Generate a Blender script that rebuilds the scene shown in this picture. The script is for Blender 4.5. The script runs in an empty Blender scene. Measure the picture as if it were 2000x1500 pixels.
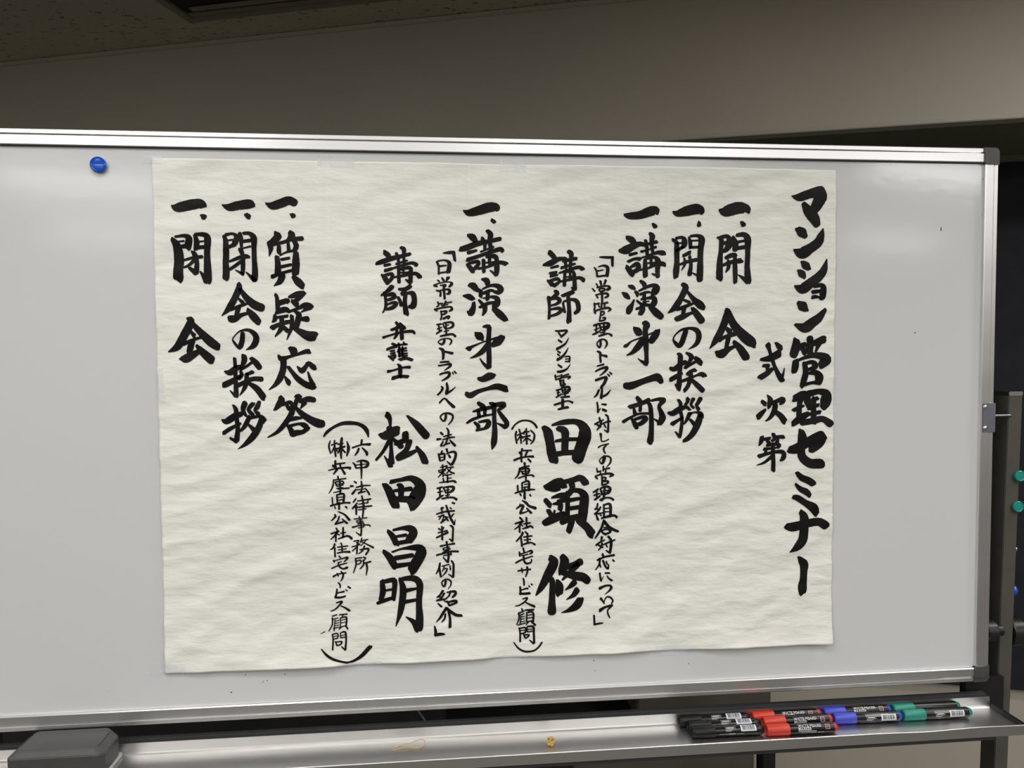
import bpy, bmesh, math, random
from mathutils import Vector, Matrix, noise
random.seed(7)
S = bpy.context.scene
COL = S.collection

# ------------------------------------------------------------------ camera
CAM = Vector((-0.94590509, -1.21845096, -0.33454037))
RIGHT = Vector((0.99506462, -0.09900574, -0.00665292))
DOWN = Vector((-0.01088922, -0.04230984, -0.9990452))
FWD = Vector((0.09862973, 0.99418697, -0.04317912))
FPX = 1500.0
cd = bpy.data.cameras.new('camera'); cam = bpy.data.objects.new('camera', cd); COL.objects.link(cam)
m = Matrix.Identity(4)
for i in range(3):
    m[i][0] = RIGHT[i]; m[i][1] = -DOWN[i]; m[i][2] = -FWD[i]; m[i][3] = CAM[i]
cam.matrix_world = m
cd.sensor_width = 36.0; cd.lens = FPX * 36.0 / 2000.0; cd.clip_start = 0.02; cd.clip_end = 60
S.camera = cam
# room frame: U runs along the rear wall, N points into it
U = Vector((0.95, -0.3123, 0)).normalized(); N = Vector((0.3123, 0.95, 0)).normalized()
def rm(u, n, z): return U * u + N * n + Vector((0, 0, z))
ZC, ZF = 0.75, -2.0

# ------------------------------------------------------------------ world + light
w = bpy.data.worlds.new('world'); S.world = w; w.use_nodes = True
w.node_tree.nodes['Background'].inputs[0].default_value = (0.9, 0.95, 1.0, 1)
w.node_tree.nodes['Background'].inputs[1].default_value = 0.02
def ceiling_lamp(u, n, power, spread=150, col=(1.0, 0.985, 0.962)):
    l = bpy.data.lights.new('fluorescent', 'AREA'); l.shape = 'RECTANGLE'
    l.size = 1.22; l.size_y = 0.26; l.energy = power; l.color = col; l.spread = math.radians(spread)
    o = bpy.data.objects.new('fluorescent', l); COL.objects.link(o)
    o.location = rm(u, n, ZC - 0.012)
    o.rotation_euler = (0, 0, math.atan2(U.y, U.x))
ceiling_lamp(-0.90, -1.25, 11.5, 148)          # louvred lamps above the camera
ceiling_lamp(1.0, -1.15, 12.5, 150)
ceiling_lamp(1.15, -0.05, 13, 180)            # lamp right of the board, rakes the beam
for n_ in (-2.37, -4.65, -6.9):
    for u_ in (-3.94, -1.61, 0.72, 3.05, 5.38):
        ceiling_lamp(u_, n_, 18, 180)
S.view_settings.view_transform = 'Standard'; S.view_settings.look = 'None'
S.view_settings.exposure = 0.15; S.view_settings.gamma = 1.0
S.view_settings.use_curve_mapping = False

# ------------------------------------------------------------------ helpers
def ray(px, py): return RIGHT * ((px - 1000) / FPX) + DOWN * ((py - 750) / FPX) + FWD
def on_y(px, py, y=0.0):
    d = ray(px, py); return CAM + d * ((y - CAM.y) / d.y)
def on_z(px, py, z):
    d = ray(px, py); return CAM + d * ((z - CAM.z) / d.z)

def mat(name, col, rough=0.5, metal=0.0, spec=0.5, bump=None, var=None, alpha=1.0, coat=0.0, aniso=0.0, trans=0.0):
    """procedural material; bump=(scale,strength,stretch xyz), var=(scale,amount,stretch)"""
    M = bpy.data.materials.new(name); M.use_nodes = True
    nt = M.node_tree; b = nt.nodes['Principled BSDF']
    b.inputs['Base Color'].default_value = (*col, 1); b.inputs['Roughness'].default_value = rough
    b.inputs['Metallic'].default_value = metal; b.inputs['Specular IOR Level'].default_value = spec
    b.inputs['Alpha'].default_value = alpha; b.inputs['Coat Weight'].default_value = coat
    b.inputs['Anisotropic'].default_value = aniso
    tc = nt.nodes.new('ShaderNodeTexCoord')
    def tex(scale, stretch, detail=4):
        mp = nt.nodes.new('ShaderNodeMapping'); mp.inputs['Scale'].default_value = stretch
        nt.links.new(tc.outputs['Object'], mp.inputs['Vector'])
        t = nt.nodes.new('ShaderNodeTexNoise'); t.inputs['Scale'].default_value = scale
        t.inputs['Detail'].default_value = detail
        nt.links.new(mp.outputs[0], t.inputs['Vector']); return t
    if var:
        t = tex(var[0], var[2] if len(var) > 2 else (1, 1, 1))
        r = nt.nodes.new('ShaderNodeMapRange'); r.inputs['From Min'].default_value = .3; r.inputs['From Max'].default_value = .7
        r.inputs['To Min'].default_value = 1 - var[1]; r.inputs['To Max'].default_value = 1 + var[1]
        nt.links.new(t.outputs['Fac'], r.inputs['Value'])
        x = nt.nodes.new('ShaderNodeVectorMath'); x.operation = 'SCALE'; x.inputs[0].default_value = col
        nt.links.new(r.outputs[0], x.inputs['Scale']); nt.links.new(x.outputs[0], b.inputs['Base Color'])
    if bump:
        t = tex(bump[0], bump[2] if len(bump) > 2 else (1, 1, 1), 6)
        bn = nt.nodes.new('ShaderNodeBump'); bn.inputs['Strength'].default_value = bump[1]; bn.inputs['Distance'].default_value = bump[3] if len(bump) > 3 else 0.001
        nt.links.new(t.outputs['Fac'], bn.inputs['Height']); nt.links.new(bn.outputs[0], b.inputs['Normal'])
    return M

M_board = mat('whiteboard_enamel', (0.65, 0.656, 0.655), 0.125, spec=0.5, bump=(38, 0.06, (1, 1, 1.4), 0.002))
M_alu = mat('anodised_aluminium', (0.80, 0.79, 0.79), 0.34, metal=1.0, bump=(60, 0.08, (0.03, 4, 4), 0.0005), var=(6, 0.05, (0.3, 2, 2)))
M_tray = mat('tray_aluminium', (0.66, 0.65, 0.64), 0.36, metal=1.0, bump=(50, 0.03, (0.02, 5, 5), 0.0004), var=(5, 0.05, (0.3, 2, 2)))
M_bracket = mat('zinc_plate', (0.34, 0.35, 0.42), 0.35, metal=0.9, var=(40, 0.08))
M_chrome = mat('chrome', (0.8, 0.8, 0.8), 0.15, metal=1.0, var=(50, 0.03))
M_steelrod = mat('dull_steel', (0.22, 0.22, 0.24), 0.3, metal=1.0, var=(50, 0.05))
M_groove2 = mat('groove_taupe', (0.30, 0.26, 0.25), 0.5, var=(30, 0.1))
M_groove = mat('groove_black', (0.03, 0.03, 0.033), 0.6, var=(30, 0.2))
M_corner = mat('corner_plastic', (0.06, 0.063, 0.06), 0.42, var=(60, 0.2), bump=(300, 0.1))
M_steel = mat('grey_brown_paint', (0.082, 0.079, 0.066), 0.38, var=(30, 0.08), bump=(250, 0.06))
M_steel_d = mat('dark_steel_paint', (0.035, 0.035, 0.037), 0.5, var=(30, 0.12), bump=(250, 0.06))
M_black = mat('black_plastic', (0.012, 0.012, 0.012), 0.35, var=(40, 0.25))
M_eraser = mat('eraser_plastic', (0.062, 0.061, 0.059), 0.48, var=(25, 0.08), bump=(400, 0.12))
M_felt = mat('eraser_felt', (0.55, 0.55, 0.53), 0.9, var=(200, 0.1), bump=(500, 0.4))
M_blue = mat('blue_plastic', (0.004, 0.085, 0.55), 0.10, var=(20, 0.05))
M_teal = mat('teal_plastic', (0.012, 0.27, 0.22), 0.2, var=(20, 0.06))
M_redcap = mat('red_cap', (0.52, 0.035, 0.018), 0.38, var=(60, 0.06))
M_bluecap = mat('blue_cap', (0.045, 0.06, 0.47), 0.38, var=(60, 0.06))
M_greencap = mat('green_cap', (0.008, 0.21, 0.15), 0.38, var=(60, 0.06))
M_blackcap = mat('black_cap', (0.006, 0.006, 0.0065), 0.42, spec=0.3, var=(60, 0.2))
M_barrel = mat('marker_barrel', (0.005, 0.005, 0.0055), 0.2, spec=0.4, var=(60, 0.2))
M_print = mat('white_print', (0.62, 0.62, 0.62), 0.4, var=(80, 0.05))
M_sticker = mat('barcode_white', (0.62, 0.64, 0.68), 0.45, var=(80, 0.05))
M_redprint = mat('red_print', (0.5, 0.03, 0.03), 0.4, var=(80, 0.05))
M_rubber = mat('rubber_band', (0.50, 0.37, 0.15), 0.5, var=(90, 0.1))
M_knot = mat('rubber_knot', (0.52, 0.34, 0.09), 0.55, var=(90, 0.2))
M_wall = mat('beige_wall_paint', (0.58, 0.53, 0.44), 0.65, var=(3, 0.03), bump=(120, 0.06))
M_wall2 = mat('far_wall_paint', (0.30, 0.29, 0.27), 0.7, var=(3, 0.03))
M_trim = mat('beam_trim_paint', (0.55, 0.51, 0.43), 0.6, var=(5, 0.04))
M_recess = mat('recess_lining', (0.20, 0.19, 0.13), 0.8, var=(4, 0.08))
M_navy = mat('navy_fabric', (0.016, 0.017, 0.024), 0.85, var=(12, 0.2), bump=(600, 0.3))
M_floor = mat('grey_carpet', (0.13, 0.125, 0.11), 0.95, var=(80, 0.15), bump=(300, 0.4))
M_ventf = mat('vent_frame_paint', (0.24, 0.205, 0.165), 0.5, var=(8, 0.06))
M_vent_d = mat('vent_dark', (0.012, 0.011, 0.010), 0.8, var=(8, 0.2))
M_olive = mat('olive_grey_panel', (0.10, 0.095, 0.07), 0.7, var=(5, 0.2))
M_matte = mat('matte_black', (0.010, 0.010, 0.010), 0.7, var=(10, 0.3))

# paper
M_paper = mat('washi_paper', (0.84, 0.832, 0.772), 0.85, spec=0.15, var=(7, 0.018, (1, 1, 2)), bump=(55, 0.9, (0.45, 1, 1.3), 0.0026))
M_ink = mat('sumi_ink', (0.0068, 0.0062, 0.0058), 0.55, spec=0.16, var=(26, 0.5), bump=(90, 0.25, (1, 1, 1), 0.0008))

def tape_material():
    M = bpy.data.materials.new('clear_tape'); M.use_nodes = True; nt = M.node_tree
    b = nt.nodes['Principled BSDF']; b.inputs['Base Color'].default_value = (0.86, 0.87, 0.93, 1)
    b.inputs['Roughness'].default_value = 0.22
    t = nt.nodes.new('ShaderNodeTexNoise'); t.inputs['Scale'].default_value = 40
    tc = nt.nodes.new('ShaderNodeTexCoord'); nt.links.new(tc.outputs['Object'], t.inputs['Vector'])
    r = nt.nodes.new('ShaderNodeMapRange'); r.inputs['From Min'].default_value = .4; r.inputs['From Max'].default_value = .6
    r.inputs['To Min'].default_value = .26; r.inputs['To Max'].default_value = .36
    nt.links.new(t.outputs['Fac'], r.inputs['Value']); nt.links.new(r.outputs[0], b.inputs['Alpha'])
    return M
M_tape = tape_material()

def ceiling_material():
    M = bpy.data.materials.new('fissured_ceiling_tile'); M.use_nodes = True; nt = M.node_tree; L = nt.links
    b = nt.nodes['Principled BSDF']; b.inputs['Roughness'].default_value = 0.9
    tc = nt.nodes.new('ShaderNodeTexCoord')
    def fleck(scale, stretch, lo, hi, rot=-0.32):
        mp = nt.nodes.new('ShaderNodeMapping'); mp.inputs['Scale'].default_value = stretch
        mp.inputs['Rotation'].default_value = (0, 0, -rot); L.new(tc.outputs['Object'], mp.inputs['Vector'])
        t = nt.nodes.new('ShaderNodeTexNoise'); t.inputs['Scale'].default_value = scale; t.inputs['Detail'].default_value = 3.5
        L.new(mp.outputs[0], t.inputs['Vector'])
        r = nt.nodes.new('ShaderNodeMapRange'); r.inputs['From Min'].default_value = lo; r.inputs['From Max'].default_value = hi
        L.new(t.outputs['Fac'], r.inputs['Value']); return r
    a = fleck(46, (0.8, 1.9, 1), 0.62, 0.68); c = fleck(100, (1, 1.6, 1), 0.65, 0.71)
    mx = nt.nodes.new('ShaderNodeMath'); mx.operation = 'MAXIMUM'; L.new(a.outputs[0], mx.inputs[0]); L.new(c.outputs[0], mx.inputs[1])
    mix = nt.nodes.new('ShaderNodeMix'); mix.data_type = 'RGBA'
    L.new(mx.outputs[0], mix.inputs['Factor']); mix.inputs['A'].default_value = (0.54, 0.48, 0.38, 1); mix.inputs['B'].default_value = (0.17, 0.14, 0.11, 1)
    L.new(mix.outputs['Result'], b.inputs['Base Color'])
    inv = nt.nodes.new('ShaderNodeMath'); inv.operation = 'SUBTRACT'; inv.inputs[0].default_value = 1; L.new(mx.outputs[0], inv.inputs[1])
    bp = nt.nodes.new('ShaderNodeBump'); bp.inputs['Strength'].default_value = .7; bp.inputs['Distance'].default_value = .003
    L.new(inv.outputs[0], bp.inputs['Height']); L.new(bp.outputs[0], b.inputs['Normal'])
    return M
M_ceil = ceiling_material()

def link(name, me, material=None, parent=None, loc=None):
    o = bpy.data.objects.new(name, me); COL.objects.link(o)
    if material is not None and me is not None: me.materials.append(material)
    if parent is not None: o.parent = parent
    if loc is not None: o.location = loc
    return o
def tag(o, label, cat=None, group=None):
    o['label'] = label
    if cat: o['category'] = cat
    if group: o['group'] = group
    return o
def struct(o, label=None):
    o['kind'] = 'structure'
    if label: o['label'] = label
    return o
def from_bm(name, bm, material, parent=None, loc=None, smooth=False):
    bmesh.ops.recalc_face_normals(bm, faces=bm.faces[:])
    me = bpy.data.meshes.new(name); bm.to_mesh(me); bm.free()
    if smooth:
        for p in me.polygons: p.use_smooth = True
    return link(name, me, material, parent, loc)
def raw(name, verts, faces, material, parent=None, smooth=False, loc=None):
    me = bpy.data.meshes.new(name); me.from_pydata([tuple(v) for v in verts], [], faces); me.update()
    if smooth:
        for p in me.polygons: p.use_smooth = True
    return link(name, me, material, parent, loc)
def box_bm(bm, lo, hi, bevel=0.0, seg=2, ax=None):
    """ax: optional (X,Y,Z) vectors for an oriented box"""
    vs = []
    for x in (lo[0], hi[0]):
        for y in (lo[1], hi[1]):
            for z in (lo[2], hi[2]):
                p = Vector((x, y, z))
                if ax: p = ax[0] * x + ax[1] * y + ax[2] * z
                vs.append(bm.verts.new(p))
    fs = [(0, 1, 3, 2), (4, 6, 7, 5), (0, 4, 5, 1), (2, 3, 7, 6), (0, 2, 6, 4), (1, 5, 7, 3)]
    F = [bm.faces.new([vs[i] for i in f]) for f in fs]
    if bevel:
        E = list({e for f in F for e in f.edges})
        bmesh.ops.bevel(bm, geom=E, offset=bevel, segments=seg, affect='EDGES', clamp_overlap=True)
def box(name, lo, hi, material, parent=None, bevel=0.0, ax=None, seg=2):
    bm = bmesh.new(); box_bm(bm, lo, hi, bevel, seg, ax); return from_bm(name, bm, material, parent)
ROOM_AX = (U, N, Vector((0, 0, 1)))
def lathe_bm(bm, prof, center, axis, seg=32, ref=None):
    """prof: list of (along, radius)"""
    axis = Vector(axis).normalized(); ref = Vector(ref) if ref else (Vector((0, 0, 1)) if abs(axis.z) < .9 else Vector((1, 0, 0)))
    a = axis.cross(ref).normalized(); b = axis.cross(a).normalized(); c = Vector(center)
    rings = []
    for t, r in prof:
        if r < 1e-6: rings.append([bm.verts.new(c + axis * t)])
        else: rings.append([bm.verts.new(c + axis * t + a * (r * math.cos(2 * math.pi * k / seg)) + b * (r * math.sin(2 * math.pi * k / seg))) for k in range(seg)])
    for A, B in zip(rings, rings[1:]):
        for k in range(seg):
            j = (k + 1) % seg
            if len(A) == 1 and len(B) == 1: continue
            if len(A) == 1: bm.faces.new((A[0], B[j], B[k]))
            elif len(B) == 1: bm.faces.new((A[k], A[j], B[0]))
            else: bm.faces.new((A[k], A[j], B[j], B[k]))
def lathe(name, prof, center, axis, material, parent=None, seg=32, smooth=True):
    bm = bmesh.new(); lathe_bm(bm, prof, center, axis, seg)
    o = from_bm(name, bm, material, parent, smooth=False)
    if smooth: o.data.shade_smooth(); autosmooth(o)
    return o
def autosmooth(o, ang=35):
    bm = bmesh.new(); bm.from_mesh(o.data)
    for e in bm.edges:
        if len(e.link_faces) == 2 and e.calc_face_angle(0) > math.radians(ang): e.smooth = False
    bm.to_mesh(o.data); bm.free()
def extrude_x(name, prof, x0, x1, material, parent=None, xs=None, fn=None):
    """closed profile list of (y,z) run along x"""
    xs = xs or [x0, x1]; n = len(prof); V = []; F = []
    for x in xs:
        for (y, z) in prof:
            V.append(Vector((x, y, z)) if fn is None else fn(x, y, z))
    for i in range(len(xs) - 1):
        for k in range(n):
            j = (k + 1) % n; F.append((i * n + k, i * n + j, (i + 1) * n + j, (i + 1) * n + k))
    F.append(tuple(range(n))); F.append(tuple((len(xs) - 1) * n + k for k in reversed(range(n))))
    bm = bmesh.new(); vs = [bm.verts.new(v) for v in V]
    for f in F: bm.faces.new([vs[i] for i in f])
    return from_bm(name, bm, material, parent)
def tube(name, pts, r, material, parent=None, closed=False, res=8):
    c = bpy.data.curves.new(name, 'CURVE'); c.dimensions = '3D'; c.bevel_depth = r; c.bevel_resolution = 3; c.resolution_u = res
    s = c.splines.new('NURBS'); s.points.add(len(pts) - 1)
    for p, q in zip(s.points, pts): p.co = (*q, 1)
    s.use_cyclic_u = closed; s.order_u = 4; s.use_endpoint_u = not closed
    t = bpy.data.objects.new('tmp', c); COL.objects.link(t)
    dg = bpy.context.evaluated_depsgraph_get(); me = bpy.data.meshes.new_from_object(t.evaluated_get(dg))
    bpy.data.objects.remove(t); me.name = name
    for p in me.polygons: p.use_smooth = True
    me.materials.clear()
    return link(name, me, material, parent)
def text_mesh(body, size, bold=0.0):
    c = bpy.data.curves.new('txt', 'FONT'); c.body = body; c.size = size; c.align_x = 'LEFT'; c.offset = bold
    t = bpy.data.objects.new('tmp', c); COL.objects.link(t)
    dg = bpy.context.evaluated_depsgraph_get(); me = bpy.data.meshes.new_from_object(t.evaluated_get(dg))
    bpy.data.objects.remove(t); return me

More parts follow.
